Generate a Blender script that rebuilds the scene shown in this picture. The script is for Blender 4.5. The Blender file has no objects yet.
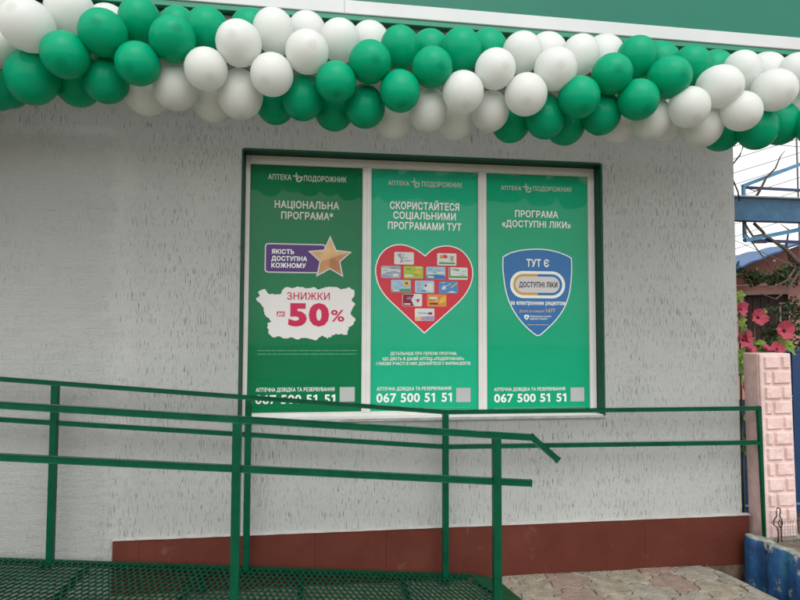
import bpy, bmesh, math, random
from mathutils import Vector, Matrix, noise
from mathutils.geometry import tessellate_polygon, delaunay_2d_cdt
random.seed(7)
R = math.radians
S = bpy.context.scene
COL = S.collection

# ---------------------------------------------------------------- camera
CAM_POS = Vector((0.0, -3.9061, 1.6))
yaw, pitch, roll = R(7.5516), R(2.8286), R(0.1925)
fw = Vector((math.sin(yaw)*math.cos(pitch), math.cos(yaw)*math.cos(pitch), math.sin(pitch)))
rt = fw.cross(Vector((0, 0, 1))).normalized(); up = rt.cross(fw)
rt2 = rt*math.cos(roll) + up*math.sin(roll); up2 = -rt*math.sin(roll) + up*math.cos(roll)
cd = bpy.data.cameras.new('camera'); cam = bpy.data.objects.new('camera', cd); COL.objects.link(cam)
M4 = Matrix((rt2, up2, -fw)).transposed().to_4x4(); M4.translation = CAM_POS
cam.matrix_world = M4
cd.sensor_width = 36; cd.lens = 27.0; cd.clip_start = .05; cd.clip_end = 500
S.camera = cam

# ---------------------------------------------------------------- sky, sun, exposure (bright overcast)
SUN_EL, SUN_ROT = R(52), R(188)
wd = bpy.data.worlds.new('World'); S.world = wd; wd.use_nodes = True
nt = wd.node_tree; bg = nt.nodes['Background']
sky = nt.nodes.new('ShaderNodeTexSky'); sky.sky_type = 'NISHITA'; sky.sun_disc = False
sky.sun_elevation = SUN_EL; sky.sun_rotation = SUN_ROT
sky.air_density = 2.0; sky.dust_density = 1.5; sky.ozone_density = 0.0
hs = nt.nodes.new('ShaderNodeHueSaturation'); hs.inputs['Saturation'].default_value = .06
nt.links.new(sky.outputs[0], hs.inputs['Color']); nt.links.new(hs.outputs[0], bg.inputs[0])
bg.inputs[1].default_value = 0.15
sl = bpy.data.lights.new('sun', 'SUN'); sl.energy = 0.6; sl.angle = R(45); sl.color = (1, .985, .96)
so = bpy.data.objects.new('sun', sl); COL.objects.link(so)
# light comes from in front of the wall, a little from the right
sdir = Vector((math.sin(R(8))*math.cos(SUN_EL), -math.cos(R(8))*math.cos(SUN_EL), math.sin(SUN_EL)))
so.rotation_euler = sdir.to_track_quat('Z', 'Y').to_euler()
S.view_settings.view_transform = 'Standard'; S.view_settings.look = 'None'
S.view_settings.exposure = 0.7; S.view_settings.gamma = 1.0; S.view_settings.use_curve_mapping = False

# measured layout (metres): text boxes, emblem boxes, balloons; garland continued unseen leftward to shade the wall
TEXTS = [
   (0, 'АПТЕКА', -0.3524, -0.2008, 2.5922, 2.6298, 'cream', 0.018, 3),
   (0, 'ПОДОРОЖНИК', -0.1183, 0.1663, 2.5895, 2.6269, 'cream', 0.018, 3),
   (0, 'НАЦІОНАЛЬНА', -0.3076, 0.118, 2.4037, 2.4542, 'cream', 0.028, 3),
   (0, 'ПРОГРАМА*', -0.2643, 0.0786, 2.3311, 2.3808, 'cream', 0.028, 3),
   (0, 'ЯКІСТЬ', -0.3235, -0.1765, 2.0973, 2.1293, 'white', 0.035, 4),
   (0, 'ДОСТУПНА', -0.3242, -0.0907, 2.0516, 2.0835, 'white', 0.035, 4),
   (0, 'КОЖНОМУ', -0.3236, -0.0981, 2.0057, 2.0382, 'white', 0.035, 4),
   (0, 'ЗНИЖКИ', -0.2192, 0.0608, 1.7956, 1.8447, 'crimson', 0.008, 4),
   (0, 'до', -0.2785, -0.2378, 1.6917, 1.7094, 'white', 0.03, 5),
   (0, '50', -0.2098, 0.0573, 1.6207, 1.7724, 'crimson', 0.05, 4),
   (0, '%', 0.0699, 0.1581, 1.6528, 1.7347, 'crimson', 0.012, 4),
   (0, 'АПТЕЧНА ДОВІДКА ТА РЕЗЕРВУВАННЯ', -0.4114, 0.0973, 1.1923, 1.2184, 'white', 0.02, 3),
   (0, '067 500 51 51', -0.4149, 0.1025, 1.1128, 1.1708, 'white', 0.026, 3),
   (1, 'АПТЕКА', 0.4475, 0.5949, 2.5819, 2.6144, 'cream', 0.018, 3),
   (1, 'ПОДОРОЖНИК', 0.6809, 0.9651, 2.5807, 2.6163, 'cream', 0.018, 3),
   (1, 'СКОРИСТАЙТЕСЯ', 0.4605, 0.9423, 2.4193, 2.4718, 'white', 0.028, 3),
   (1, 'СОЦІАЛЬНИМИ', 0.4841, 0.9189, 2.353, 2.4034, 'white', 0.028, 3),
   (1, 'ПРОГРАМАМИ ТУТ', 0.4488, 0.9568, 2.2813, 2.333, 'white', 0.028, 3),
   (1, 'ДЕТАЛЬНІШЕ ПРО ПЕРЕЛІК ПРОГРАМ,', 0.4675, 0.9254, 1.4291, 1.4501, 'white', 0.016, 3),
   (1, 'ЩО ДІЮТЬ В ДАНІЙ АПТЕЦІ «ПОДОРОЖНИК»', 0.4163, 0.9755, 1.3941, 1.4156, 'white', 0.016, 3),
   (1, 'І УМОВИ УЧАСТІ В НИХ ДІЗНАЙТЕСЯ У ФАРМАЦЕВТІВ', 0.3741, 1.0181, 1.3617, 1.3833, 'white', 0.016, 3),
   (1, 'АПТЕЧНА ДОВІДКА ТА РЕЗЕРВУВАННЯ', 0.3777, 0.8841, 1.1923, 1.2158, 'white', 0.02, 3),
   (1, '067 500 51 51', 0.3753, 0.8889, 1.1134, 1.1736, 'white', 0.026, 3),
   (2, 'АПТЕКА', 1.2394, 1.3878, 2.5773, 2.607, 'cream', 0.018, 3),
   (2, 'ПОДОРОЖНИК', 1.4731, 1.7601, 2.5777, 2.6112, 'cream', 0.018, 3),
   (2, 'ПРОГРАМА', 1.3409, 1.6559, 2.3885, 2.4381, 'white', 0.022, 3),
   (2, '«ДОСТУПНІ ЛІКИ»', 1.246, 1.7484, 2.3184, 2.3658, 'white', 0.022, 3),
   (2, 'ТУТ Є', 1.4204, 1.5849, 2.0409, 2.0958, 'white', 0.03, 4),
   (2, 'ДОСТУПНІ ЛІКИ', 1.3658, 1.6435, 1.8972, 1.9364, 'ink', 0.03, 7),
   (2, 'за електронним рецептом', 1.304, 1.7009, 1.7749, 1.7993, 'white', 0.03, 4),
   (2, 'Деталі за номером', 1.3675, 1.5483, 1.7237, 1.7418, 'peach', 0.01, 4),
   (2, '1677', 1.5563, 1.6271, 1.7232, 1.7498, 'peach', 0.02, 4),
   (2, 'Національна служба', 1.4429, 1.596, 1.6899, 1.7025, 'white', 0.015, 4),
   (2, "здоров'я України", 1.4428, 1.5682, 1.6731, 1.685, 'white', 0.015, 4),
   (2, 'АПТЕЧНА ДОВІДКА ТА РЕЗЕРВУВАННЯ', 1.1842, 1.6945, 1.1816, 1.2049, 'white', 0.02, 3),
   (2, '067 500 51 51', 1.1846, 1.7012, 1.104, 1.1616, 'white', 0.026, 3),
]
LOGO = [ (-0.1919, 2.5811), (-0.1261, 2.6457), (0.6074, 2.5698), (0.6662, 2.6356), (1.3985, 2.5625), (1.4617, 2.6286) ]
BADGE = (-0.3674, 1.972), (0.0324, 2.1681)
STAR = [(0.0598, 2.0767), (0.0585, 2.2246)]
BLOB = (-0.4206, 1.528), (0.2314, 1.8926)
DOBOX = (-0.2835, 1.6856), (-0.2328, 1.7169)
TINY = [(0, -0.405, 1.4602, 0.2417, 1.4594), (0, -0.4046, 1.4368, 0.2419, 1.4354), (1, 0.3737, 1.0735, 1.016, 1.0647), (2, 1.1843, 1.0664, 1.8321, 1.0575), (2, 1.423, 1.6366, 1.5773, 1.6372)]
QR = [(0, 0.1316, 1.1216, 0.2314, 1.2187), (1, 0.9187, 1.1098, 1.0191, 1.2061), (2, 1.733, 1.1038, 1.8338, 1.2013)]
HEART = [(0.7038, 2.1075), (0.7593, 2.1553), (0.829, 2.1768), (0.899, 2.1735), (0.9622, 2.1458), (1.0114, 2.0914), (1.0374, 2.0261), (1.0387, 1.9639), (1.018, 1.8946), (0.9686, 1.8183), (0.8915, 1.7422), (0.699, 1.5731), (0.5193, 1.7393), (0.4374, 1.8162), (0.3896, 1.8866), (0.3655, 1.9606), (0.3645, 2.0283), (0.3885, 2.0965), (0.4291, 2.1449), (0.4835, 2.1733), (0.552, 2.1796), (0.6208, 2.1592), (0.6692, 2.1328)]
CARDS = [(0.5591, 2.0839), (0.8545, 2.0815), (0.4695, 1.9893), (0.6235, 1.9895), (0.7779, 1.9874), (0.9338, 1.9853), (0.5381, 1.8941), (0.7006, 1.8917), (0.8661, 1.8892), (0.6159, 1.8), (0.7849, 1.7993), (0.7009, 1.7022)]; CW = (0.134, 0.08410000000000006)
SHIELD = [(1.2498, 2.1084), (1.3039, 2.1382), (1.3761, 2.1579), (1.4487, 2.1671), (1.5069, 2.1698), (1.5726, 2.1669), (1.6459, 2.1529), (1.7119, 2.1309), (1.7538, 2.109), (1.7552, 2.0382), (1.749, 1.9391), (1.7309, 1.8402), (1.6931, 1.7485), (1.6337, 1.6675), (1.5675, 1.6045), (1.52, 1.5647), (1.5018, 1.5591), (1.4802, 1.566), (1.4157, 1.6178), (1.3514, 1.6903), (1.2982, 1.78), (1.2665, 1.8769), (1.2527, 1.974), (1.2474, 2.0435)]
CAPS = (1.302, 1.8217), (1.7011, 2.0111), (1.3237, 1.8428), (1.6788, 1.991), (1.3403, 1.8604), (1.6602, 1.9731); SPLIT = 1.5012
ICON = (1.4016, 1.6698), (1.4358, 1.7068)
BALLOONS = [('W', 0, 2.474, -0.95, 2.93, 0.116), ('W', 0, 2.271, -0.95, 2.802, 0.1105), ('W', 0, 2.15, -0.95, 2.931, 0.114), ('W', 0, 1.965, -0.95, 2.808, 0.1103), ('G', 0, 1.852, -0.95, 2.964, 0.1143), ('G', 0, 1.672, -0.95, 2.833, 0.1106), ('G', 0, 1.526, -0.95, 2.963, 0.1101), ('G', 0, 1.34, -0.95, 2.828, 0.1091), ('W', 0, 1.212, -0.95, 2.971, 0.1113), ('W', 0, 1.05, -0.95, 2.826, 0.1103), ('W', 0, 0.885, -0.95, 2.951, 0.1087), ('W', 0, 0.715, -0.95, 2.82, 0.1077), ('G', 0, 0.553, -0.95, 2.938, 0.1082), ('G', 0, 0.388, -0.95, 2.807, 0.1062), ('G', 0, 0.235, -0.95, 2.947, 0.1117), ('G', 0, 0.066, -0.95, 2.834, 0.1058), ('W', 0, -0.079, -0.95, 2.978, 0.1102), ('W', 0, -0.248, -0.95, 2.853, 0.1092), ('W', 0, -0.409, -0.95, 2.999, 0.1111), ('W', 0, -0.563, -0.95, 2.862, 0.1053), ('G', 0, -0.722, -0.95, 2.998, 0.1119), ('G', 0, -0.878, -0.95, 2.868, 0.1085), ('G', 0, -1.04, -0.95, 3.007, 0.1103), ('G', 0, -1.205, -0.95, 2.89, 0.1135), ('W', 0, -1.376, -0.95, 3.02, 0.1184), ('W', 0, -1.68, -0.95, 2.92, 0.118), ('W', 0, -1.78, -0.95, 3.09, 0.118), ('W', 0, -1.895, -0.95, 2.93, 0.118), ('W', 0, -1.995, -0.95, 3.1, 0.118), ('W', 0, -2.11, -0.95, 2.94, 0.118), ('W', 0, -2.21, -0.95, 3.11, 0.118), ('G', 0, -2.325, -0.95, 2.92, 0.118), ('G', 0, -2.425, -0.95, 3.09, 0.118), ('G', 0, -2.54, -0.95, 2.93, 0.118), ('G', 0, -2.64, -0.95, 3.1, 0.118), ('G', 0, -2.755, -0.95, 2.94, 0.118), ('G', 0, -2.855, -0.95, 3.11, 0.118), ('W', 0, -2.97, -0.95, 2.92, 0.118), ('W', 0, -3.07, -0.95, 3.09, 0.118), ('W', 0, -3.185, -0.95, 2.93, 0.118), ('W', 0, -3.285, -0.95, 3.1, 0.118), ('G', 1, 2.87, -0.8, 2.804, 0.1211), ('W', 1, 2.751, -0.8, 3.108, 0.1153), ('G', 1, 2.485, -0.8, 2.768, 0.1136), ('W', 1, 2.399, -0.8, 3.098, 0.1109), ('W', 1, 2.142, -0.8, 2.763, 0.1149), ('G', 1, 2.082, -0.8, 3.114, 0.1068), ('W', 1, 1.838, -0.8, 2.788, 0.1108), ('G', 1, 1.755, -0.8, 3.139, 0.111), ('G', 1, 1.536, -0.8, 2.801, 0.1095), ('W', 1, 1.417, -0.8, 3.129, 0.1068), ('G', 1, 1.211, -0.8, 2.768, 0.1162), ('W', 1, 1.083, -0.8, 3.124, 0.1081), ('W', 1, 0.9, -0.8, 2.78, 0.1068), ('G', 1, 0.74, -0.8, 3.113, 0.1119), ('W', 1, 0.559, -0.8, 2.768, 0.1079), ('G', 1, 0.407, -0.8, 3.107, 0.1078), ('G', 1, 0.222, -0.8, 2.771, 0.1064), ('W', 1, 0.086, -0.8, 3.123, 0.109), ('G', 1, -0.101, -0.8, 2.802, 0.1127), ('W', 1, -0.254, -0.8, 3.148, 0.1075), ('W', 1, -0.42, -0.8, 2.8, 0.1163), ('G', 1, -0.59, -0.8, 3.13, 0.111), ('W', 1, -0.736, -0.8, 2.819, 0.1123), ('G', 1, -0.921, -0.8, 3.158, 0.107), ('G', 1, -1.073, -0.8, 2.84, 0.1131), ('W', 1, -1.252, -0.8, 3.18, 0.1178), ('G', 1, -1.415, -0.8, 2.835, 0.1259), ('W', 1, -1.604, -0.8, 2.973, 0.1107), ('W', 1, -1.73, -0.8, 3.17, 0.118), ('G', 1, -1.78, -0.8, 2.84, 0.118), ('W', 1, -1.945, -0.8, 3.18, 0.118), ('G', 1, -1.995, -0.8, 2.85, 0.118), ('W', 1, -2.16, -0.8, 3.19, 0.118), ('G', 1, -2.21, -0.8, 2.86, 0.118), ('G', 1, -2.375, -0.8, 3.17, 0.118), ('W', 1, -2.425, -0.8, 2.84, 0.118), ('G', 1, -2.59, -0.8, 3.18, 0.118), ('W', 1, -2.64, -0.8, 2.85, 0.118), ('G', 1, -2.805, -0.8, 3.19, 0.118), ('W', 1, -2.855, -0.8, 2.86, 0.118), ('W', 1, -3.02, -0.8, 3.17, 0.118), ('G', 1, -3.07, -0.8, 2.84, 0.118), ('W', 1, -3.235, -0.8, 3.18, 0.118), ('G', 1, -3.285, -0.8, 2.85, 0.118), ('W', 2, 2.868, -0.66, 2.97, 0.1201), ('G', 2, 2.75, -0.66, 2.847, 0.1194), ('W', 2, 2.66, -0.66, 3.163, 0.1195), ('G', 2, 2.367, -0.66, 2.797, 0.1176), ('G', 2, 2.324, -0.66, 3.161, 0.118), ('W', 2, 2.022, -0.66, 2.835, 0.1162), ('G', 2, 1.978, -0.66, 3.188, 0.1166), ('W', 2, 1.709, -0.66, 2.813, 0.1148), ('W', 2, 1.628, -0.66, 3.207, 0.1151), ('G', 2, 1.385, -0.66, 2.78, 0.1134), ('W', 2, 1.281, -0.66, 3.197, 0.1136), ('G', 2, 1.064, -0.66, 2.776, 0.112), ('G', 2, 0.931, -0.66, 3.197, 0.1121), ('W', 2, 0.738, -0.66, 2.782, 0.1106), ('G', 2, 0.596, -0.66, 3.169, 0.1106), ('W', 2, 0.388, -0.66, 2.765, 0.1091), ('W', 2, 0.258, -0.66, 3.192, 0.1092), ('G', 2, 0.063, -0.66, 2.793, 0.1077), ('W', 2, -0.088, -0.66, 3.225, 0.1078), ('G', 2, -0.254, -0.66, 2.82, 0.1064), ('G', 2, -0.392, -0.66, 3.22, 0.1064), ('W', 2, -0.579, -0.66, 2.814, 0.105), ('G', 2, -0.766, -0.66, 3.205, 0.1048), ('W', 2, -0.92, -0.66, 2.84, 0.1156), ('W', 2, -1.119, -0.66, 3.183, 0.1153), ('G', 2, -1.26, -0.66, 2.863, 0.114), ('G', 2, -1.609, -0.66, 2.857, 0.1263), ('G', 2, -1.66, -0.66, 2.83, 0.118), ('W', 2, -1.68, -0.66, 3.2, 0.118), ('G', 2, -1.875, -0.66, 2.84, 0.118), ('W', 2, -1.895, -0.66, 3.21, 0.118), ('G', 2, -2.09, -0.66, 2.85, 0.118), ('W', 2, -2.11, -0.66, 3.22, 0.118), ('W', 2, -2.305, -0.66, 2.83, 0.118), ('G', 2, -2.325, -0.66, 3.2, 0.118), ('W', 2, -2.52, -0.66, 2.84, 0.118), ('G', 2, -2.54, -0.66, 3.21, 0.118), ('W', 2, -2.735, -0.66, 2.85, 0.118), ('G', 2, -2.755, -0.66, 3.22, 0.118), ('G', 2, -2.95, -0.66, 2.83, 0.118), ('W', 2, -2.97, -0.66, 3.2, 0.118), ('G', 2, -3.165, -0.66, 2.84, 0.118), ('W', 2, -3.185, -0.66, 3.21, 0.118)]

# ---------------------------------------------------------------- helpers
def tag(o, label=None, cat=None, group=None, kind=None):
    if label: o['label'] = label
    if cat: o['category'] = cat
    if group: o['group'] = group
    if kind: o['kind'] = kind
    return o
def empty(name, loc=(0, 0, 0)):
    o = bpy.data.objects.new(name, None); COL.objects.link(o); o.location = loc; o.empty_display_size = .1
    return o
def link(name, me, m=None, parent=None):
    o = bpy.data.objects.new(name, me); COL.objects.link(o)
    if m is not None and not me.materials: me.materials.append(m)
    if parent is not None:
        o.parent = parent
        o.matrix_parent_inverse = Matrix.Identity(4)
        # parts are modelled in world coordinates: undo the root's place
        w = Matrix.Identity(4); p = parent
        while p is not None:
            w = p.matrix_basis @ w; p = p.parent
        o.matrix_basis = w.inverted()
    return o
def bm_obj(name, bm, m, parent=None, smooth=False):
    me = bpy.data.meshes.new(name)
    bmesh.ops.recalc_face_normals(bm, faces=bm.faces)
    if smooth:
        for f in bm.faces: f.smooth = True
    bm.to_mesh(me); bm.free()
    return link(name, me, m, parent)
def box(bm, x0, x1, y0, y1, z0, z1, bevel=0):
    r = bmesh.ops.create_cube(bm, size=1)
    vs = r['verts']
    for v in vs:
        v.co = Vector(((x0+x1)/2 + v.co.x*(x1-x0), (y0+y1)/2 + v.co.y*(y1-y0), (z0+z1)/2 + v.co.z*(z1-z0)))
    if bevel:
        es = list({e for v in vs for e in v.link_edges})
        bmesh.ops.bevel(bm, geom=es, offset=bevel, segments=1, affect='EDGES', profile=.5)
def boxo(name, m, parent, x0, x1, y0, y1, z0, z1, bevel=0):
    bm = bmesh.new(); box(bm, x0, x1, y0, y1, z0, z1, bevel); return bm_obj(name, bm, m, parent)
def bar(bm, a, b, w, h, upv=(0, 0, 1), bevel=0):
    """square section bar from a to b, w across, h along upv"""
    a, b = Vector(a), Vector(b); d = (b-a); L = d.length; d.normalize()
    u = Vector(upv); s = d.cross(u).normalized(); u = s.cross(d).normalized()
    r = bmesh.ops.create_cube(bm, size=1); vs = r['verts']
    for v in vs:
        v.co = (a+b)/2 + d*(v.co.x*L) + s*(v.co.y*w) + u*(v.co.z*h)
    if bevel:
        es = list({e for v in vs for e in v.link_edges})
        bmesh.ops.bevel(bm, geom=es, offset=bevel, segments=2, affect='EDGES', profile=.5)
def baro(name, m, parent, a, b, w, h, upv=(0, 0, 1), bevel=0):
    bm = bmesh.new(); bar(bm, a, b, w, h, upv, bevel); return bm_obj(name, bm, m, parent)
def tube(bm, pts, rad, n=8, cap=True):
    pts = [Vector(p) for p in pts]; rads = rad if isinstance(rad, (list, tuple)) else [rad]*len(pts)
    rings = []
    for i, p in enumerate(pts):
        d = (pts[min(i+1, len(pts)-1)] - pts[max(i-1, 0)]).normalized()
        u = Vector((0, 0, 1)) if abs(d.z) < .9 else Vector((1, 0, 0))
        s = d.cross(u).normalized(); u = s.cross(d)
        rings.append([bm.verts.new(p + (s*math.cos(2*math.pi*k/n) + u*math.sin(2*math.pi*k/n))*rads[i]) for k in range(n)])
    for a, b in zip(rings, rings[1:]):
        for k in range(n): bm.faces.new((a[k], a[(k+1) % n], b[(k+1) % n], b[k]))
    if cap: bm.faces.new(rings[0]); bm.faces.new(rings[-1])
def tubeo(name, m, parent, pts, rad, n=8):
    bm = bmesh.new(); tube(bm, pts, rad, n); return bm_obj(name, bm, m, parent, True)

# ---------------------------------------------------------------- materials
def mat(name, col, rough=.6, spec=.5, var=0, vscale=8, bump=0, bscale=40, metal=0, coat=0, var2=None, translucent=0):
    m = bpy.data.materials.new(name); m.use_nodes = True
    n = m.node_tree.nodes; L = m.node_tree.links; b = n['Principled BSDF']
    b.inputs['Base Color'].default_value = (*col, 1); b.inputs['Roughness'].default_value = rough
    b.inputs['Specular IOR Level'].default_value = spec; b.inputs['Metallic'].default_value = metal
    b.inputs['Coat Weight'].default_value = coat
    tc = n.new('ShaderNodeTexCoord')
    if var or var2:
        nz = n.new('ShaderNodeTexNoise'); nz.inputs['Scale'].default_value = vscale; nz.inputs['Detail'].default_value = 6
        nz.inputs['Roughness'].default_value = .65
        L.new(tc.outputs['Object'], nz.inputs['Vector'])
        cr = n.new('ShaderNodeValToRGB'); cr.color_ramp.elements[0].position = .33; cr.color_ramp.elements[1].position = .67
        lo = var2 if var2 else tuple(max(0, c*(1-var)) for c in col)
        hi = col if var2 else tuple(min(1, c*(1+var)) for c in col)
        cr.color_ramp.elements[0].color = (*lo, 1); cr.color_ramp.elements[1].color = (*hi, 1)
        L.new(nz.outputs[0], cr.inputs[0]); L.new(cr.outputs[0], b.inputs['Base Color'])
    if bump:
        nb = n.new('ShaderNodeTexNoise'); nb.inputs['Scale'].default_value = bscale; nb.inputs['Detail'].default_value = 5
        L.new(tc.outputs['Object'], nb.inputs['Vector'])
        bp = n.new('ShaderNodeBump'); bp.inputs['Strength'].default_value = bump; bp.inputs['Distance'].default_value = .01
        L.new(nb.outputs[0], bp.inputs['Height']); L.new(bp.outputs[0], b.inputs['Normal'])
    if translucent:
        tr = n.new('ShaderNodeBsdfTranslucent'); tr.inputs[0].default_value = (*col, 1)
        mx = n.new('ShaderNodeMixShader'); mx.inputs[0].default_value = translucent
        L.new(b.outputs[0], mx.inputs[1]); L.new(tr.outputs[0], mx.inputs[2])
        L.new(mx.outputs[0], n['Material Output'].inputs['Surface'])
    return m

def node(nt, t, **k):
    x = nt.nodes.new(t)
    for a, v in k.items(): setattr(x, a, v)
    return x
def math_n(nt, op, a, b=None, clamp=False):
    x = nt.nodes.new('ShaderNodeMath'); x.operation = op; x.use_clamp = clamp
    for i, v in enumerate((a, b)):
        if v is None: continue
        if isinstance(v, (int, float)): x.inputs[i].default_value = v
        else: nt.links.new(v, x.inputs[i])
    return x.outputs[0]
def ramp(nt, src, stops):
    c = nt.nodes.new('ShaderNodeValToRGB'); e = c.color_ramp.elements
    while len(e) < len(stops): e.new(.5)
    for el, (p, col) in zip(e, stops):
        el.position = p; el.color = (*col, 1) if isinstance(col, tuple) else (col, col, col, 1)
    nt.links.new(src, c.inputs[0]); return c.outputs[0]
def noise_n(nt, vec, scale, detail=4, rough=.5, mapping=None):
    if mapping:
        mp = nt.nodes.new('ShaderNodeMapping'); mp.inputs['Scale'].default_value = mapping
        nt.links.new(vec, mp.inputs['Vector']); vec = mp.outputs[0]
    x = nt.nodes.new('ShaderNodeTexNoise'); x.inputs['Scale'].default_value = scale
    x.inputs['Detail'].default_value = detail; x.inputs['Roughness'].default_value = rough
    nt.links.new(vec, x.inputs['Vector']); return x.outputs[0]

def stucco():
    """grey render combed with short vertical grooves; rougher roller-laid patch at the left"""
    m = bpy.data.materials.new('stucco'); m.use_nodes = True; nt = m.node_tree; L = nt.links
    b = nt.nodes['Principled BSDF']; b.inputs['Roughness'].default_value = .85; b.inputs['Specular IOR Level'].default_value = .25
    tc = node(nt, 'ShaderNodeTexCoord').outputs['Object']
    sep = node(nt, 'ShaderNodeSeparateXYZ'); L.new(tc, sep.inputs[0])
    # slight wander of the grooves
    wob = noise_n(nt, tc, 3.0, 2)
    g = noise_n(nt, tc, 1.0, 2.0, .5, (215, 215, 13))
    dens = noise_n(nt, tc, 2.2, 3, .6)
    thr = math_n(nt, 'ADD', math_n(nt, 'MULTIPLY', dens, -.25), .757)
    groove = math_n(nt, 'MULTIPLY', math_n(nt, 'SUBTRACT', g, thr), 16.0, True)
    g2 = noise_n(nt, tc, 1.0, 1.0, .4, (320, 320, 30))
    groove2 = math_n(nt, 'MULTIPLY', math_n(nt, 'MULTIPLY', math_n(nt, 'SUBTRACT', g2, .635), 9.0, True), .22)
    groove = math_n(nt, 'MAXIMUM', groove, groove2)
    # patch mask (smoother roller plaster, left of x = -1.14 and below z = 2.9)
    edge = noise_n(nt, tc, 9, 3)
    xm = math_n(nt, 'ADD', sep.outputs[0], math_n(nt, 'MULTIPLY', math_n(nt, 'SUBTRACT', edge, .5), .3))
    zm = math_n(nt, 'ADD', sep.outputs[2], math_n(nt, 'MULTIPLY', math_n(nt, 'SUBTRACT', edge, .5), .06))
    px = math_n(nt, 'MULTIPLY', math_n(nt, 'SUBTRACT', -1.13, xm), 5.0, True)
    pz = math_n(nt, 'MULTIPLY', math_n(nt, 'SUBTRACT', 2.86, zm), 14.0, True)
    patch = math_n(nt, 'MULTIPLY', px, pz)
    keep = math_n(nt, 'SUBTRACT', 1.0, math_n(nt, 'MULTIPLY', patch, .7))
    groove = math_n(nt, 'MULTIPLY', groove, keep)
    grain = noise_n(nt, tc, 190, 4, .6)
    roll_ = noise_n(nt, tc, 1.0, 5, .68, (62, 62, 70))
    trow = noise_n(nt, tc, 1.0, 3, .5, (7, 7, 34))
    lumps = noise_n(nt, tc, 16, 3)
    big = noise_n(nt, tc, .9, 4, .6)
    # colour: grooves darkened for dirt and painted-in relief shade, faint blotches
    base = ramp(nt, big, [(.3, (.325, .335, .318)), (.7, (.385, .395, .377))])
    mix = node(nt, 'ShaderNodeMix', data_type='RGBA'); L.new(math_n(nt, 'MULTIPLY', groove, .47), mix.inputs[0])
    L.new(base, mix.inputs[6]); mix.inputs[7].default_value = (.13, .135, .125, 1)
    # seam round the patch is a little paler
    seam = math_n(nt, 'MULTIPLY', math_n(nt, 'MULTIPLY', patch, math_n(nt, 'SUBTRACT', 1.0, patch)), 1.1)
    mix2 = node(nt, 'ShaderNodeMix', data_type='RGBA'); L.new(seam, mix2.inputs[0]); L.new(mix.outputs[2], mix2.inputs[6])
    mix2.inputs[7].default_value = (.44, .445, .43, 1)
    L.new(mix2.outputs[2], b.inputs['Base Color'])
    h = math_n(nt, 'ADD', math_n(nt, 'MULTIPLY', groove, -1.0), math_n(nt, 'MULTIPLY', grain, .22))
    rp = math_n(nt, 'MULTIPLY', math_n(nt, 'ADD', math_n(nt, 'MULTIPLY', roll_, 1.1), math_n(nt, 'MULTIPLY', trow, .9)), patch)
    h = math_n(nt, 'ADD', math_n(nt, 'ADD', h, rp), math_n(nt, 'MULTIPLY', lumps, .5))
    bp = node(nt, 'ShaderNodeBump'); bp.inputs['Strength'].default_value = .9; bp.inputs['Distance'].default_value = .006
    L.new(h, bp.inputs['Height']); L.new(bp.outputs[0], b.inputs['Normal'])
    return m

def clear_glass():
    m = bpy.data.materials.new('clear_glass'); m.use_nodes = True; nt = m.node_tree; L = nt.links
    nt.nodes.remove(nt.nodes['Principled BSDF'])
    tr = node(nt, 'ShaderNodeBsdfTransparent'); gl = node(nt, 'ShaderNodeBsdfGlossy'); gl.inputs['Roughness'].default_value = .02
    tr.inputs[0].default_value = (.96, .975, .965, 1)
    fr = node(nt, 'ShaderNodeFresnel'); fr.inputs[0].default_value = 1.27
    tc = node(nt, 'ShaderNodeTexCoord').outputs['Object']
    bp = node(nt, 'ShaderNodeBump'); bp.inputs['Strength'].default_value = .12; bp.inputs['Distance'].default_value = .01
    L.new(noise_n(nt, tc, 2.2, 2), bp.inputs['Height']); L.new(bp.outputs[0], gl.inputs['Normal'])
    mx = node(nt, 'ShaderNodeMixShader'); L.new(fr.outputs[0], mx.inputs[0]); L.new(tr.outputs[0], mx.inputs[1]); L.new(gl.outputs[0], mx.inputs[2])
    L.new(mx.outputs[0], nt.nodes['Material Output'].inputs['Surface'])
    return m

def enamel():
    """brushed-on green gloss paint, thin brush streaks, a few rust-brown chips"""
    m = bpy.data.materials.new('green_enamel'); m.use_nodes = True; nt = m.node_tree; L = nt.links
    b = nt.nodes['Principled BSDF']; b.inputs['Roughness'].default_value = .28; b.inputs['Specular IOR Level'].default_value = .14
    tc = node(nt, 'ShaderNodeTexCoord').outputs['Object']
    c = ramp(nt, noise_n(nt, tc, 9, 6, .7), [(.3, (.001, .048, .022)), (.7, (.002, .078, .036))])
    ch = noise_n(nt, tc, 34, 6, .75)
    mk = math_n(nt, 'MULTIPLY', math_n(nt, 'SUBTRACT', ch, .70), 30.0, True)
    mx = node(nt, 'ShaderNodeMix', data_type='RGBA'); L.new(mk, mx.inputs[0]); L.new(c, mx.inputs[6]); mx.inputs[7].default_value = (.05, .035, .025, 1)
    L.new(mx.outputs[2], b.inputs['Base Color'])
    bp = node(nt, 'ShaderNodeBump'); bp.inputs['Strength'].default_value = .3; bp.inputs['Distance'].default_value = .003
    L.new(math_n(nt, 'SUBTRACT', noise_n(nt, tc, 55, 4), mk), bp.inputs['Height']); L.new(bp.outputs[0], b.inputs['Normal'])
    return m

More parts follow.
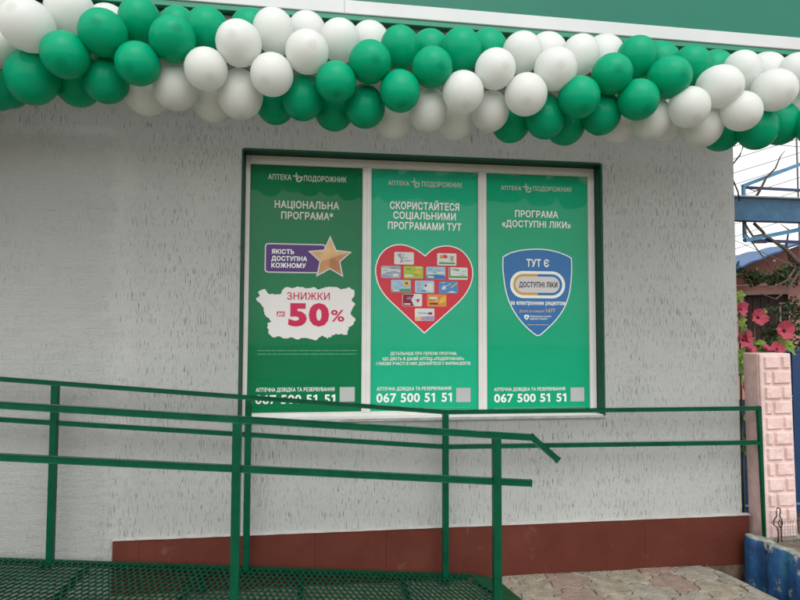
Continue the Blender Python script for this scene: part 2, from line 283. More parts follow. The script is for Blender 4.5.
def plinth_mat():
    m = bpy.data.materials.new('oxblood_panel'); m.use_nodes = True; nt = m.node_tree; L = nt.links
    b = nt.nodes['Principled BSDF']; b.inputs['Roughness'].default_value = .65; b.inputs['Specular IOR Level'].default_value = .15
    tc = node(nt, 'ShaderNodeTexCoord').outputs['Object']
    a = noise_n(nt, tc, 2.5, 6, .65)
    c = ramp(nt, a, [(.3, (.078, .019, .012)), (.7, (.115, .031, .020))])
    dust = noise_n(nt, tc, 6, 8, .75)
    dm = math_n(nt, 'MULTIPLY', math_n(nt, 'SUBTRACT', dust, .6), 2.2, True)
    scr = noise_n(nt, tc, 1, 3, .5, (60, 60, 5))
    dm = math_n(nt, 'MAXIMUM', dm, math_n(nt, 'MULTIPLY', math_n(nt, 'MULTIPLY', math_n(nt, 'SUBTRACT', scr, .74), 8.0, True), .5))
    mx = node(nt, 'ShaderNodeMix', data_type='RGBA'); L.new(math_n(nt, 'MULTIPLY', dm, .6), mx.inputs[0])
    L.new(c, mx.inputs[6]); mx.inputs[7].default_value = (.36, .25, .21, 1); L.new(mx.outputs[2], b.inputs['Base Color'])
    bp = node(nt, 'ShaderNodeBump'); bp.inputs['Strength'].default_value = .25; bp.inputs['Distance'].default_value = .004
    L.new(noise_n(nt, tc, 120, 3), bp.inputs['Height']); L.new(bp.outputs[0], b.inputs['Normal'])
    return m

def blue_chipped():
    m = bpy.data.materials.new('chipped_blue_paint'); m.use_nodes = True; nt = m.node_tree; L = nt.links
    b = nt.nodes['Principled BSDF']; b.inputs['Roughness'].default_value = .55
    tc = node(nt, 'ShaderNodeTexCoord').outputs['Object']
    a = noise_n(nt, tc, 7, 5)
    c = ramp(nt, a, [(.35, (.007, .045, .13)), (.55, (.012, .080, .21)), (.75, (.03, .16, .24))])
    ch = noise_n(nt, tc, 13, 7, .72, (1, 1, .55))
    mk = math_n(nt, 'MULTIPLY', math_n(nt, 'SUBTRACT', ch, .575), 18.0, True)
    mx = node(nt, 'ShaderNodeMix', data_type='RGBA'); L.new(mk, mx.inputs[0]); L.new(c, mx.inputs[6])
    mx.inputs[7].default_value = (.30, .32, .29, 1); L.new(mx.outputs[2], b.inputs['Base Color'])
    bp = node(nt, 'ShaderNodeBump'); bp.inputs['Strength'].default_value = .6; bp.inputs['Distance'].default_value = .006
    L.new(math_n(nt, 'SUBTRACT', noise_n(nt, tc, 40, 4), mk), bp.inputs['Height']); L.new(bp.outputs[0], b.inputs['Normal'])
    return m

M = {}
M['stucco'] = stucco(); M['plinth'] = plinth_mat(); M['blue_chip'] = blue_chipped()
M['enamel'] = enamel(); M['clearglass'] = clear_glass()
M['reveal'] = mat('dark_green_paint', (.001, .060, .030), .5, .2, var=.15, vscale=6, bump=.15, bscale=50)
M['pvc'] = mat('white_pvc', (.66, .65, .62), .38, .5, var=.06, vscale=5)
M['sill'] = mat('weathered_white_sill', (.36, .37, .35), .6, .4, var=.25, vscale=12)
M['glass'] = mat('dark_window_glass', (.02, .025, .025), .05, .6)
M['flashing'] = mat('pale_flashing', (.43, .41, .385), .55, .4, var=.15, vscale=14)
M['soffit'] = mat('grey_soffit_board', (.33, .34, .33), .6, .4, var=.12, vscale=5, bump=.1)
M['darksteel'] = mat('dark_grey_steel', (.10, .11, .11), .5, .5, var=.2)
M['band'] = mat('white_sign_frame', (.56, .575, .57), .35, .5, var=.04, vscale=3)
M['signface'] = mat('green_sign_face', (.005, .145, .092), .3, .3, var=.06, vscale=1.5)
M['signedge'] = mat('green_sign_edge', (.01, .22, .12), .4, .5)
M['mesh'] = mat('green_expanded_steel', (.003, .055, .027), .42, .35, var=.5, vscale=30)
M['balloon_G'] = mat('green_latex', (.0015, .43, .215), .27, .18, translucent=.32)
M['balloon_W'] = mat('white_latex', (.84, .86, .83), .28, .24, translucent=.36)
M['paver_a'] = mat('beige_paver', (0.36, 0.315, 0.245), .9, .2, var2=(0.19, 0.165, 0.125), vscale=11, bump=.9, bscale=45)
M['paver_b'] = mat('grey_paver', (0.33, 0.3, 0.245), .9, .2, var2=(0.19, 0.175, 0.145), vscale=11, bump=.9, bscale=45)
M['paver_c'] = mat('pink_paver', (.32, .235, .19), .9, .2, var2=(.20, .15, .12), vscale=11, bump=.9, bscale=45)
M['mortar'] = mat('sandy_joint', (.15, .13, .10), .95, .2, var=.35, vscale=18, bump=.6, bscale=90)
M['farpaving'] = mat('worn_paving', (.31, .275, .215), .92, .2, var2=(.18, .16, .125), vscale=7, bump=.7, bscale=40)
M['dirt'] = mat('dry_earth', (.125, .085, .058), .95, .2, var=.45, vscale=7, bump=.9, bscale=30)
M['pink'] = mat('pale_pink_paint', (.68, .50, .47), .62, .3, var=.14, vscale=9, bump=.5, bscale=45)
M['pinkwood'] = mat('worn_pink_board', (.66, .46, .43), .75, .3, var2=(.50, .35, .32), vscale=16, bump=.4, bscale=40)
M['gateblue'] = mat('blue_sheet_gate', (.004, .036, .115), .4, .5, var=.15, vscale=4)
M['gatelight'] = mat('light_blue_trim', (.08, .19, .30), .45, .5)
M['beamblue'] = mat('faded_blue_steel', (.045, .165, .30), .55, .5, var2=(.03, .09, .17), vscale=6, bump=.3)
M['beamtop'] = mat('pale_beam_edge', (.45, .47, .48), .7, .4, var=.2)  # paler tone, top flange only
M['frameblue'] = mat('sky_blue_angle_steel', (.085, .29, .50), .5, .5, var=.2, vscale=12)
M['framenavy'] = mat('navy_steel', (.02, .04, .13), .5, .5)
M['concrete'] = mat('dirty_concrete', (.27, .27, .24), .95, .2, var=.4, vscale=20, bump=.9, bscale=50)
M['soil'] = mat('planter_soil', (.15, .125, .095), .95, .2, var=.45, vscale=14, bump=1, bscale=45)
M['wire'] = mat('rusty_wire', (.06, .035, .025), .7, .4)
M['steelwire'] = mat('grey_wire', (.17, .17, .165), .6, .4)
M['cable'] = mat('black_cable', (.02, .02, .02), .5, .4)
M['house'] = mat('terracotta_plaster', (.55, .25, .205), .9, .2, var=.12, vscale=3, bump=.2)
M['houselight'] = mat('pink_plaster', (.56, .28, .25), .9, .2, var=.1, vscale=3)
M['beamwood'] = mat('lintel_paint', (.42, .30, .27), .8, .3)
M['darkwood'] = mat('dark_brown_boards', (.035, .018, .016), .5, .4, var=.3)
M['rooftile'] = mat('blue_metal_tile', (.035, .11, .25), .4, .5, var=.2, vscale=4)
M['leaf'] = mat('leaf_green', (.075, .135, .03), .55, .4, var=.35, vscale=25, translucent=.25)
M['leafdark'] = mat('dark_leaf', (.045, .075, .025), .55, .4, var=.45, vscale=20, translucent=.2)
M['leaflight'] = mat('young_leaf', (.20, .32, .05), .55, .4, var=.3, vscale=25, translucent=.3)
M['leafbrown'] = mat('dry_leaf', (.17, .10, .07), .7, .3, var=.4, vscale=25, translucent=.2)
M['petal'] = mat('crimson_petal', (.62, .13, .19), .6, .3, var2=(.42, .05, .09), vscale=30, translucent=.3)
M['pistil'] = mat('dark_flower_eye', (.10, .008, .015), .7, .3)
M['stem'] = mat('plant_stem', (.10, .12, .05), .7, .3)
M['bark'] = mat('grey_bark', (.14, .11, .09), .9, .2, var=.35, vscale=25, bump=.6)
M['asphalt'] = mat('worn_asphalt', (.10, .098, .09), .95, .2, var=.3, vscale=5, bump=.5)
P = {   # flat print colours
 'cream': (.58, .60, .52), 'white': (.84, .85, .83), 'crimson': (.56, .012, .075), 'ink': (.03, .02, .03),
 'peach': (.70, .42, .22), 'purple': (.085, .028, .17), 'blobwhite': (.74, .70, .70), 'red': (.60, .028, .05),
 'blue': (.030, .155, .40), 'amber': (.62, .33, .045), 'palegrey': (.62, .60, .62), 'midgrey': (.46, .46, .46), 'tiny': (.16, .40, .26),
 'lime': (.36, .48, .05), 'skyblue': (.32, .52, .66), 'midblue': (.07, .24, .52), 'greyblue': (.30, .36, .45),
 'orange': (.68, .25, .05), 'maroon': (.20, .008, .045), 'cgreen': (.06, .30, .10), 'lilac': (.38, .27, .45), 'yellow': (.72, .45, .03), 'offwhite': (.66, .66, .64),
}
PM = {k: mat('print_'+k, v, .5, .12) for k, v in P.items()}
PM['bronze'] = mat('print_bronze', (.58, .29, .11), .4, .3, var2=(.42, .17, .055), vscale=9)
PM['palegold'] = mat('print_pale_gold', (.72, .46, .22), .4, .3, var2=(.56, .29, .12), vscale=9)
PM['deepbronze'] = mat('print_deep_bronze', (.46, .19, .065), .4, .3, var2=(.36, .13, .04), vscale=9)
POST = [mat('poster_green_a', (.002, .162, .061), .4, .1, var=.05, vscale=2),
        mat('poster_green_b', (.012, .395, .225), .4, .12, var=.05, vscale=2),
        mat('poster_green_c', (.005, .355, .185), .4, .1, var=.05, vscale=2)]

# ---------------------------------------------------------------- setting: ground and pavement
def ground():
    bm = bmesh.new(); n = 40
    xs = [-60 + 120*i/n for i in range(n+1)]; ys = [-60 + 120*j/n for j in range(n+1)]
    vs = [[bm.verts.new((x, y, -.15)) for y in ys] for x in xs]
    for i in range(n):
        for j in range(n): bm.faces.new((vs[i][j], vs[i+1][j], vs[i+1][j+1], vs[i][j+1]))
    tag(bm_obj('ground', bm, M['dirt']), kind='structure')
ground()
def edge_x(y): return 2.643 - (y-.02)*.1725          # right rim of the pavement
def pavement():
    bm = bmesh.new()
    ring = [(-7, .02), (edge_x(.02), .02), (edge_x(-2), -2), (edge_x(-8), -8), (-7, -8)]
    top = [bm.verts.new((x, y, -.014)) for x, y in ring]; bot = [bm.verts.new((x, y, -.16)) for x, y in ring]
    bm.faces.new(top); bm.faces.new(bot[::-1])
    for i in range(5):
        j = (i+1) % 5; bm.faces.new((top[i], bot[i], bot[j], top[j]))
    base = tag(bm_obj('pavement', bm, M['farpaving']), kind='structure')
    # interlocking pavers with wavy sides
    a = .15; dx = a*1.5; dy = a*math.sqrt(3)
    def hv(i, j, k):
        cx = i*dx; cy = j*dy + (dy/2 if i % 2 else 0)
        x = cx + a*math.cos(k*math.pi/3); y = cy + a*math.sin(k*math.pi/3)
        s = (round(x*50), round(y*50))
        rr = random.Random(hash(s)); return Vector((x + rr.uniform(-.02, .02), y + rr.uniform(-.02, .02), 0)), s
    count = 0
    for i in range(-11, 13):
        for j in range(-6, 2):
            cx = i*dx; cy = j*dy + (dy/2 if i % 2 else 0)
            if cy < -1.25 or cy > .1: continue
            if cx < -2.4: continue
            loop = []
            for k in range(6):
                p, sp = hv(i, j, k); q, sq = hv(i, j, (k+1) % 6)
                fl = sp > sq; A, B = (q, p) if fl else (p, q)
                rr = random.Random(hash((min(sp, sq), max(sp, sq)))); am = rr.choice((-1, 1))*rr.uniform(.016, .026)
                d = (B-A); nrm = Vector((-d.y, d.x, 0)).normalized()
                seg = [A + d*t + nrm*am*math.sin(2*math.pi*t) for t in (0, .17, .33, .5, .67, .83)] + [B]
                if fl: seg = seg[::-1]
                loop += seg[:-1]
            # clip against wall and rim
            c = Vector((cx, cy, 0)); ok = [v for v in loop]
            pts = []
            for v in ok:
                w = c + (v-c)*.975
                w.y = min(w.y, -.034); w.x = min(w.x, edge_x(w.y)-.012); pts.append(w)
            # drop doubled points
            out = []
            for v in pts:
                if not out or (v-out[-1]).length > .002: out.append(v)
            if len(out) > 3 and (out[0]-out[-1]).length < .002: out.pop()
            area = sum(out[t].x*out[(t+1) % len(out)].y - out[(t+1) % len(out)].x*out[t].y for t in range(len(out)))/2
            if len(out) < 6 or area < .006: continue
            cen = sum(out, Vector())/len(out); h = random.uniform(-.003, .003); tx, ty = random.uniform(-.012, .012), random.uniform(-.012, .012)
            bm = bmesh.new()
            def zz(v): return h + (v.x-cen.x)*tx + (v.y-cen.y)*ty
            t0 = [bm.verts.new((cen + (v-cen)*.955) + Vector((0, 0, zz(v)))) for v in out]
            t1 = [bm.verts.new(v + Vector((0, 0, zz(v)-.005))) for v in out]
            t2 = [bm.verts.new(v + Vector((0, 0, -.03))) for v in out]
            bm.faces.new(t0)
            for A, B in ((t0, t1), (t1, t2)):
                for t in range(len(out)):
                    u = (t+1) % len(out); bm.faces.new((A[t], A[u], B[u], B[t]))
            mm = random.choices(['paver_a', 'paver_b', 'paver_c'], (5, 4, 2))[0]
            bm_obj('paver', bm, M[mm], base); count += 1
    return base
pavement()

# ---------------------------------------------------------------- the building
OX0, OX1, OZ0, OZ1 = -.503, 1.923, 1.022, 2.754       # window opening
WX0, WX1, WTOP = -6.5, 2.931, 3.62
REC = .12
bld = tag(empty('pharmacy_building', (0, 0, 0)), 'grey stucco building with dark red plinth and wide three-pane window', 'building')
def wall():
    bm = bmesh.new()
    def q(x0, x1, z0, z1):
        bm.faces.new([bm.verts.new(v) for v in ((x0, 0, z0), (x1, 0, z0), (x1, 0, z1), (x0, 0, z1))])
    q(WX0, OX0, -.1, WTOP); q(OX1, WX1, -.1, WTOP); q(OX0, OX1, -.1, OZ0); q(OX0, OX1, OZ1, WTOP)
    def face(*v): bm.faces.new([bm.verts.new(c) for c in v])
    # back of the opening, far sides, top
    face((OX0, .3, OZ0), (OX1, .3, OZ0), (OX1, .3, OZ1), (OX0, .3, OZ1))
    face((WX1, 0, -.1), (WX1, 6, -.1), (WX1, 6, WTOP), (WX1, 0, WTOP))
    face((WX0, 0, -.1), (WX0, 6, -.1), (WX0, 6, WTOP), (WX0, 0, WTOP))
    face((WX0, 6, -.1), (WX1, 6, -.1), (WX1, 6, WTOP), (WX0, 6, WTOP))
    face((WX0, 0, WTOP), (WX1, 0, WTOP), (WX1, 6, WTOP), (WX0, 6, WTOP))
    bmesh.ops.remove_doubles(bm, verts=bm.verts, dist=.0001)
    me = bpy.data.meshes.new('wall'); bm.to_mesh(me); bm.free()
    return link('wall', me, M['stucco'], bld)
wall()
# plinth panels with open joints, and the pale strip on top of them
seams = [-1.229, -1.075, -.02, .43, 2.19, 2.934+.03]
for a, b in zip(seams, seams[1:]):
    boxo('plinth_panel', M['plinth'], bld, a+.0003, b-.0003, -.028, -.002, -.008 if b > 2.5 else -.12, .322, .0015)
boxo('plinth_panel', M['plinth'], bld, 2.934, 2.962, -.001, 3.0, -.008, .322, .0015)
def flashing():
    bm = bmesh.new(); random.seed(3); n = 70; pts = []
    x0, x1 = -1.233, 2.972
    rows = []
    for i in range(n+1):
        x = x0 + (x1-x0)*i/n; dz = random.uniform(-.0025, .0025)
        rows.append([bm.verts.new(v) for v in ((x, -.001, .3225), (x, -.034, .3225+dz*.4), (x, -.034, .3262+dz), (x, -.001, .331+dz))])
    for a, b in zip(rows, rows[1:]):
        for k in range(3): bm.faces.new((a[k], b[k], b[k+1], a[k+1]))
    bm.faces.new(rows[0]); bm.faces.new(rows[-1])
    bm_obj('plinth_flashing', bm, M['flashing'], bld)
flashing()
# window: dark pane, green painted reveal, white frame and mullions, sill
pane = boxo('window', M['glass'], bld, OX0+.03, OX1-.03, REC+.02, REC+.03, OZ0+.03, OZ1-.03)
FX0, FX1, FZ0, FZ1 = OX0+.006, OX1-.004, OZ0+.002, OZ1-.006
def reveal():
    bm = bmesh.new(); t = .004; y0, y1 = -.004, REC+.05
    w = .012   # paint strays a little onto the wall face
    box(bm, OX0-.006, OX0+t, y0, y1, OZ0, OZ1+.004)
    box(bm, OX1-t, OX1+.01, y0, y1, OZ0, OZ1+.004)
    box(bm, OX0+t, OX1-t, y0-.001, y1, OZ1-t, OZ1+.010)
    return bm_obj('reveal', bm, M['reveal'], pane)
reveal()
MUL = [(.281, .327), (1.080, 1.125)]
for nm, x0, x1, z0, z1 in (('frame', FX0, -.474, FZ0, FZ1), ('frame', 1.880, FX1, FZ0, FZ1),
                           ('frame', -.474, 1.880, 2.697, FZ1), ('frame', -.474, 1.880, FZ0, 1.050)):
    boxo(nm, M['pvc'], pane, x0, x1, REC-.03, REC+.035, z0, z1, .004)
for a, b in MUL:
    boxo('mullion', M['pvc'], pane, a, b, REC-.029, REC+.035, 1.050, 2.697, .004)
    boxo('mullion_cover', M['pvc'], pane, (a+b)/2-.004, (a+b)/2+.004, REC-.034, REC-.0295, 1.052, 2.695, .002)
for (x0, x1) in ((-.474, .281), (.327, 1.080), (1.125, 1.880)):     # thin glazing bead round each light
    for i, (a, b, c, d) in enumerate(((x0, x0+.007, 1.05, 2.697), (x1-.007, x1, 1.05, 2.697), (x0+.007, x1-.007, 1.05, 1.057), (x0+.007, x1-.007, 2.69, 2.697))):
        boxo('glazing_bead', M['pvc'], pane, a, b, REC-.0265, REC+.01, c, d, .002)
boxo('sill', M['sill'], pane, OX0-.004, OX1+.006, -.014, REC-.02, OZ0-.016, OZ0-.001, .003)
boxo('sill_lip', M['pvc'], pane, OX0+.004, OX1-.004, -.004, REC-.031, OZ0, OZ0+.006, .002)
for (x0, x1) in ((-.474, .281), (.327, 1.080), (1.125, 1.880)):
    bm = bmesh.new(); n = 10; g = []; rr_ = random.Random(int(x0*100))
    ph = rr_.random()*20
    for i in range(n+1):
        g.append([bm.verts.new((x0+.005+(x1-x0-.01)*i/n, .0985, 1.055+1.637*j/(2*n))) for j in range(2*n+1)])
    for i in range(n):
        for j in range(2*n): bm.faces.new((g[i][j], g[i+1][j], g[i+1][j+1], g[i][j+1]))
    bm_obj('pane', bm, M['clearglass'], pane, True)
# soffit above, dark channel and boards
boxo('soffit_channel', M['darksteel'], bld, -6.5, 3.0, -.50, -.46, 3.33, 3.37)
x = -6.5
while x < 2.84:
    boxo('soffit_board', M['soffit'], bld, x, min(x+.098, 2.84), -.455, -.002, 3.385, 3.40, .003); x += .1
boxo('fascia_backing', M['darksteel'], bld, -6.5, 2.84, -.456, -.003, 3.402, 3.60)

# ---------------------------------------------------------------- sign box above the wall
sg = tag(empty('sign_box', (0, -.5, 3.37)), 'long glossy green sign box with white frame above the balloons', 'sign')
sl_ = -.0085
def sbar(name, m, y0, y1, za, zb, x0=-6.5, x1=4.2, bev=.004):
    bm = bmesh.new(); box(bm, x0, x1, y0, y1, za, zb, bev)
    for v in bm.verts: v.co.z += sl_*v.co.x
    return bm_obj(name, bm, m, sg)
sbar('face_panel', M['signface'], -.535, -.50, 3.488, 4.75)
sbar('bottom_frame', M['band'], -.55, -.48, 3.405, 3.487)
sbar('under_lip', M['signedge'], -.542, -.49, 3.372, 3.4045, bev=.003)
sbar('top_frame', M['band'], -.55, -.48, 4.751, 4.83)
sbar('back_panel', M['darksteel'], -.478, -.458, 3.405, 4.80)
# seam in the frame where two lengths meet
boxo('frame_joint', M['darksteel'], sg, .118, .1195, -.5515, -.5503, 3.408, 3.485)

# ---------------------------------------------------------------- flat print helpers
def glyph_mesh(s, off):
    """outline of a string, filled by constrained triangulation with the non-zero rule"""
    c = bpy.data.curves.new('t', 'FONT'); c.body = s.replace('І', 'I').replace('і', 'i'); c.fill_mode = 'NONE'; c.resolution_u = 3
    c.space_character = 1.0 + off*2.4
    o = bpy.data.objects.new('t', c); COL.objects.link(o)
    dg = bpy.context.evaluated_depsgraph_get(); dg.update()
    me = bpy.data.meshes.new_from_object(o.evaluated_get(dg))
    par = list(range(len(me.vertices)))
    def find(i):
        while par[i] != i: par[i] = par[par[i]]; i = par[i]
        return i
    for e in me.edges: par[find(e.vertices[0])] = find(e.vertices[1])
    comp = {}
    for v in me.vertices: comp.setdefault(find(v.index), []).append(v.index)
    loops = []
    for idx in comp.values():
        pts = []
        for k in sorted(idx):
            p = me.vertices[k].co.to_2d()
            if not pts or (p-pts[-1]).length > 2e-3: pts.append(p)
        if len(pts) > 2 and (pts[0]-pts[-1]).length < 2e-3: pts.pop()
        if len(pts) > 2: loops.append(pts)
    bpy.data.objects.remove(o); bpy.data.curves.remove(c); bpy.data.meshes.remove(me)
    digits = s[0].isdigit(); extra = []
    for l in loops:      # plain bars: the letter I takes the height of its neighbours, the digit 1 gets its flag
        h_ = max(q.y for q in l)
        if len(l) == 4 and abs(h_-.682) < .01 and min(q.y for q in l) > -.01:
            if digits:
                x0_ = min(q.x for q in l)
                extra.append([Vector(q) for q in ((x0_+.03, .682), (x0_-.14, .60), (x0_-.14, .50), (x0_+.03, .575))])
            else:
                for q in l:
                    if q.y > .3: q.y = .728
    loops += extra
    def area(p): return sum(p[i].x*p[(i+1) % len(p)].y - p[(i+1) % len(p)].x*p[i].y for i in range(len(p)))/2
    big_ = area(max(loops, key=lambda q: abs(area(q))))
    def inside(p, poly):
        r_ = False
        for i in range(len(poly)):
            a, b = poly[i], poly[i-1]
            if (a.y > p.y) != (b.y > p.y) and p.x < (b.x-a.x)*(p.y-a.y)/(b.y-a.y)+a.x: r_ = not r_
        return r_
    dep = []
    for i, l in enumerate(loops):
        dep.append(sum(1 for j, k in enumerate(loops) if j != i and abs(area(k)) > abs(area(l)) and all(inside(q, k) and inside((q+l[n_-1])/2, k) for n_, q in enumerate(l))))
    for l, d_ in zip(loops, dep):
        if (area(l) > 0) != (d_ % 2 == 0): l.reverse()
    sgn = 1
    def grow(p):
        out = []; n = len(p)
        for i in range(n):
            a, b, c_ = p[i-1], p[i], p[(i+1) % n]
            d1 = (b-a).normalized(); d2 = (c_-b).normalized()
            n1 = Vector((d1.y, -d1.x))*sgn; n2 = Vector((d2.y, -d2.x))*sgn; m_ = n1+n2
            if m_.length < .3: m_ = n1.copy()
            m_.normalize(); k = max(.6, m_.dot(n1)); out.append(b + m_*(off/k))
        return out
    loops = [grow(l) for l in loops] if off else loops
    vs, es = [], []
    for l in loops:
        b0 = len(vs); vs += l; es += [(b0+i, b0+(i+1) % len(l)) for i in range(len(l))]
    r = delaunay_2d_cdt(vs, es, [], 0, 1e-5)
    rv_, rf_ = r[0], r[2]
    boxes = [(min(q.x for q in l), max(q.x for q in l), min(q.y for q in l), max(q.y for q in l)) for l in loops]
    def wind(p):
        w = 0
        for l, bx in zip(loops, boxes):
            if not (bx[0] <= p.x <= bx[1] and bx[2] <= p.y <= bx[3]): continue
            for i in range(len(l)):
                a, b = l[i-1], l[i]
                if a.y <= p.y:
                    if b.y > p.y and (b.x-a.x)*(p.y-a.y)-(p.x-a.x)*(b.y-a.y) > 0: w += 1
                elif b.y <= p.y and (b.x-a.x)*(p.y-a.y)-(p.x-a.x)*(b.y-a.y) < 0: w -= 1
        return w
    faces = [tuple(f) for f in rf_ if wind((rv_[f[0]]+rv_[f[1]]+rv_[f[2]])/3) != 0]
    used = sorted({k for f in faces for k in f}); mp = {k: i for i, k in enumerate(used)}
    return [(rv_[k].x, rv_[k].y, 0) for k in used], [tuple(mp[k] for k in f) for f in faces]
LV = .0011; PY = .112
def lettering(s, x0, x1, z0, z1, m, off, lvl, parent, name='lettering', H=.728):
    v, f = glyph_mesh(s, off)
    xa = min(p[0] for p in v); xb = max(p[0] for p in v)
    low = s == s.lower() and not s[0].isdigit()
    H = .54 if low and s != '%' else .728
    if s[0].isdigit(): H = .682
    sx = (x1-x0)/(xb-xa); sz = (z1-z0)/(H+2*off)
    groups = [f]
    if s[0].isdigit() and ' ' in s:          # one part for each block of digits
        iv = sorted((min(v[k][0] for k in q), max(v[k][0] for k in q)) for q in f); cuts = []; mx = iv[0][1]
        for a, b in iv:
            if a-mx > .16: cuts.append((a+mx)/2)
            mx = max(mx, b)
        groups = [[] for _ in range(len(cuts)+1)]
        for q in f: groups[sum(v[q[0]][0] > c_ for c_ in cuts)].append(q)
    for fs in groups:
        us = sorted({k for q in fs for k in q}); mp = {k: i for i, k in enumerate(us)}
        me = bpy.data.meshes.new(name)
        me.from_pydata([(x0+(v[k][0]-xa)*sx, PY - lvl*LV, z0+(v[k][1]+off)*sz) for k in us], [], [tuple(mp[k] for k in q) for q in fs])
        o = link(name, me, m, parent)
    return o
def flat(name, pts, m, lvl, parent):
    me = bpy.data.meshes.new(name)
    tri = tessellate_polygon([[Vector((x, z, 0)) for x, z in pts]])
    me.from_pydata([(x, PY - lvl*LV, z) for x, z in pts], [], [tuple(t) for t in tri])
    return link(name, me, m, parent)
def rect(x0, z0, x1, z1): return [(x0, z0), (x1, z0), (x1, z1), (x0, z1)]
def rrect(x0, z0, x1, z1, r, n=6):
    o = []
    for cx, cz, a0 in ((x1-r, z0+r, -90), (x1-r, z1-r, 0), (x0+r, z1-r, 90), (x0+r, z0+r, 180)):
        for k in range(n+1):
            a = R(a0+90*k/n); o.append((cx+r*math.cos(a), cz+r*math.sin(a)))
    return o
def scaled(pts, k, c=None):
    cx = sum(p[0] for p in pts)/len(pts) if c is None else c[0]; cz = sum(p[1] for p in pts)/len(pts) if c is None else c[1]
    return [(cx+(x-cx)*k, cz+(z-cz)*k) for x, z in pts]
def inset(pts, d):
    n = len(pts); ar = sum(pts[i][0]*pts[(i+1) % n][1]-pts[(i+1) % n][0]*pts[i][1] for i in range(n))
    s = 1 if ar > 0 else -1; out = []
    for i in range(n):
        a, b, c = (Vector(pts[k % n]) for k in (i-1, i, i+1))
        d1 = (b-a).normalized(); d2 = (c-b).normalized()
        n1 = Vector((-d1.y, d1.x))*s; n2 = Vector((-d2.y, d2.x))*s; m_ = (n1+n2).normalized(); k = max(.4, m_.dot(n1))
        q = b+m_*(d/k); out.append((q.x, q.y))
    return out

# ---------------------------------------------------------------- three posters
posters = []
PB = [(-.466, .273, 1.058, 2.689), (.335, 1.072, 1.058, 2.689), (1.133, 1.872, 1.058, 2.689)]
PL = ['dark green poster with gold star, purple badge and discount splash, left window pane',
      'green poster with red heart full of small cards, middle window pane',
      'green poster with blue shield and capsule emblem, right window pane']
for i in range(3):
    a, b, c, d = PB[i]
    p = tag(empty('poster', ((a+b)/2, PY, c)), PL[i], 'poster', 'posters in the window')
    boxo('sheet', POST[i], p, a, b, PY, PY+.004, c, d); posters.append(p)
for pi, s, x0, x1, z0, z1, col, off, lvl in TEXTS:
    lettering(s, x0, x1, z0, z1, PM[col], off, lvl, posters[pi])
# little emblem between the two words: a cross with a leaf
for i in range(3):
    (x0, z0), (x1, z1) = LOGO[2*i], LOGO[2*i+1]; w, h = x1-x0, z1-z0
    def U(u, v): return (x0+u*w, z0+v*h)
    cx_, cz_, t = .36, .62, .055
    cr = [(cx_-t, 1), (cx_+t, 1), (cx_+t, cz_+t), (.66, cz_+t), (.66, cz_-t), (cx_+t, cz_-t), (cx_+t, .3), (cx_-t, .3), (cx_-t, cz_-t), (0, cz_-t), (0, cz_+t), (cx_-t, cz_+t)]
    em = flat('emblem_cross', [U(*q) for q in cr], PM['cream'], 3, posters[i])
    lf = []
    for k in range(13): a = R(180+k*15*1.0); lf.append((.64+.34*math.cos(a)*(.8 if k < 6 else 1), .28+.28*math.sin(a)))
    lf = [(.34, .30), (.38, .10), (.52, 0), (.74, .02), (.92, .18), (.98, .42), (.98, .62), (.80, .58), (.60, .50), (.42, .42)]
    flat('emblem_leaf', [U(*q) for q in lf], PM['cream'], 3, posters[i])
    flat('emblem_leaf_vein', [U(*q) for q in [(.48, .14), (.62, .12), (.80, .26), (.88, .48), (.72, .46), (.54, .36)]], POST[i], 4, posters[i])
# poster 1
p = posters[0]
(bx0, bz0), (bx1, bz1) = BADGE
bd = flat('badge', rrect(bx0, bz0, bx1, bz1, .022), PM['palegrey'], 2, p)
flat('badge_fill', rrect(bx0+.008, bz0+.008, bx1-.008, bz1-.008, .016), PM['purple'], 3, bd)
(scx, scz), (_, szt) = STAR; SR = szt-scz
def star(r, q=.47): return [(scx+math.sin(R(36*k))*(r if k % 2 == 0 else r*q), scz-.004+math.cos(R(36*k))*(r if k % 2 == 0 else r*q)) for k in range(10)]
st = flat('star', star(SR*1.04), PM['palegrey'], 5, p); flat('star_fill', star(SR*.9), PM['bronze'], 6, st)
sf = star(SR*.9); ctr = (scx, scz-.004)
flat('star_shine', [sf[0], sf[1], ctr, sf[7], sf[8], sf[9]], PM['palegold'], 6.6, st)
flat('star_shine', [sf[1], sf[2], ctr], PM['palegold'], 6.6, st)
flat('star_shade', [sf[3], sf[4], sf[5], ctr], PM['deepbronze'], 6.6, st)
(bx0, bz0), (bx1, bz1) = BLOB
rr = random.Random(5); W_, H_ = bx1-bx0, bz1-bz0
bl = []
for k in range(16): u = .12+.86*k/15; bl.append((bx0+W_*(u+rr.uniform(-.006, .006)), bz1-H_*(.02+rr.uniform(0, .06)+(.10 if u < .28 else 0))))
for u, v in ((.985, .80), (.96, .72), (1.0, .66), (.97, .58), (.95, .5), (1.0, .40), (.985, .30), (.93, .24), (.92, .10), (.80, .12), (.72, .03), (.66, .09), (.60, 0), (.48, .04), (.40, .02), (.34, .05), (.28, .03), (.24, .07), (.18, .05), (.13, .12), (.115, .30), (.16, .34), (.10, .44), (.07, .60), (.03, .68), (.0, .75), (.04, .80), (.02, .86), (.09, .92)):
    bl.append((bx0+W_*u, bz0+H_*v))
rg = []
for k in range(len(bl)):
    a, b = Vector(bl[k]), Vector(bl[(k+1) % len(bl)]); m_ = max(1, int((b-a).length/.012)); nn = Vector((-(b-a).y, (b-a).x)).normalized()
    for q in range(m_):
        t = q/m_; e = rr.uniform(-.005, .005) if q else 0
        w = a.lerp(b, t)+nn*e; rg.append((w.x, w.y))
bl = rg
flat('paint_splash', bl, PM['blobwhite'], 2, p)
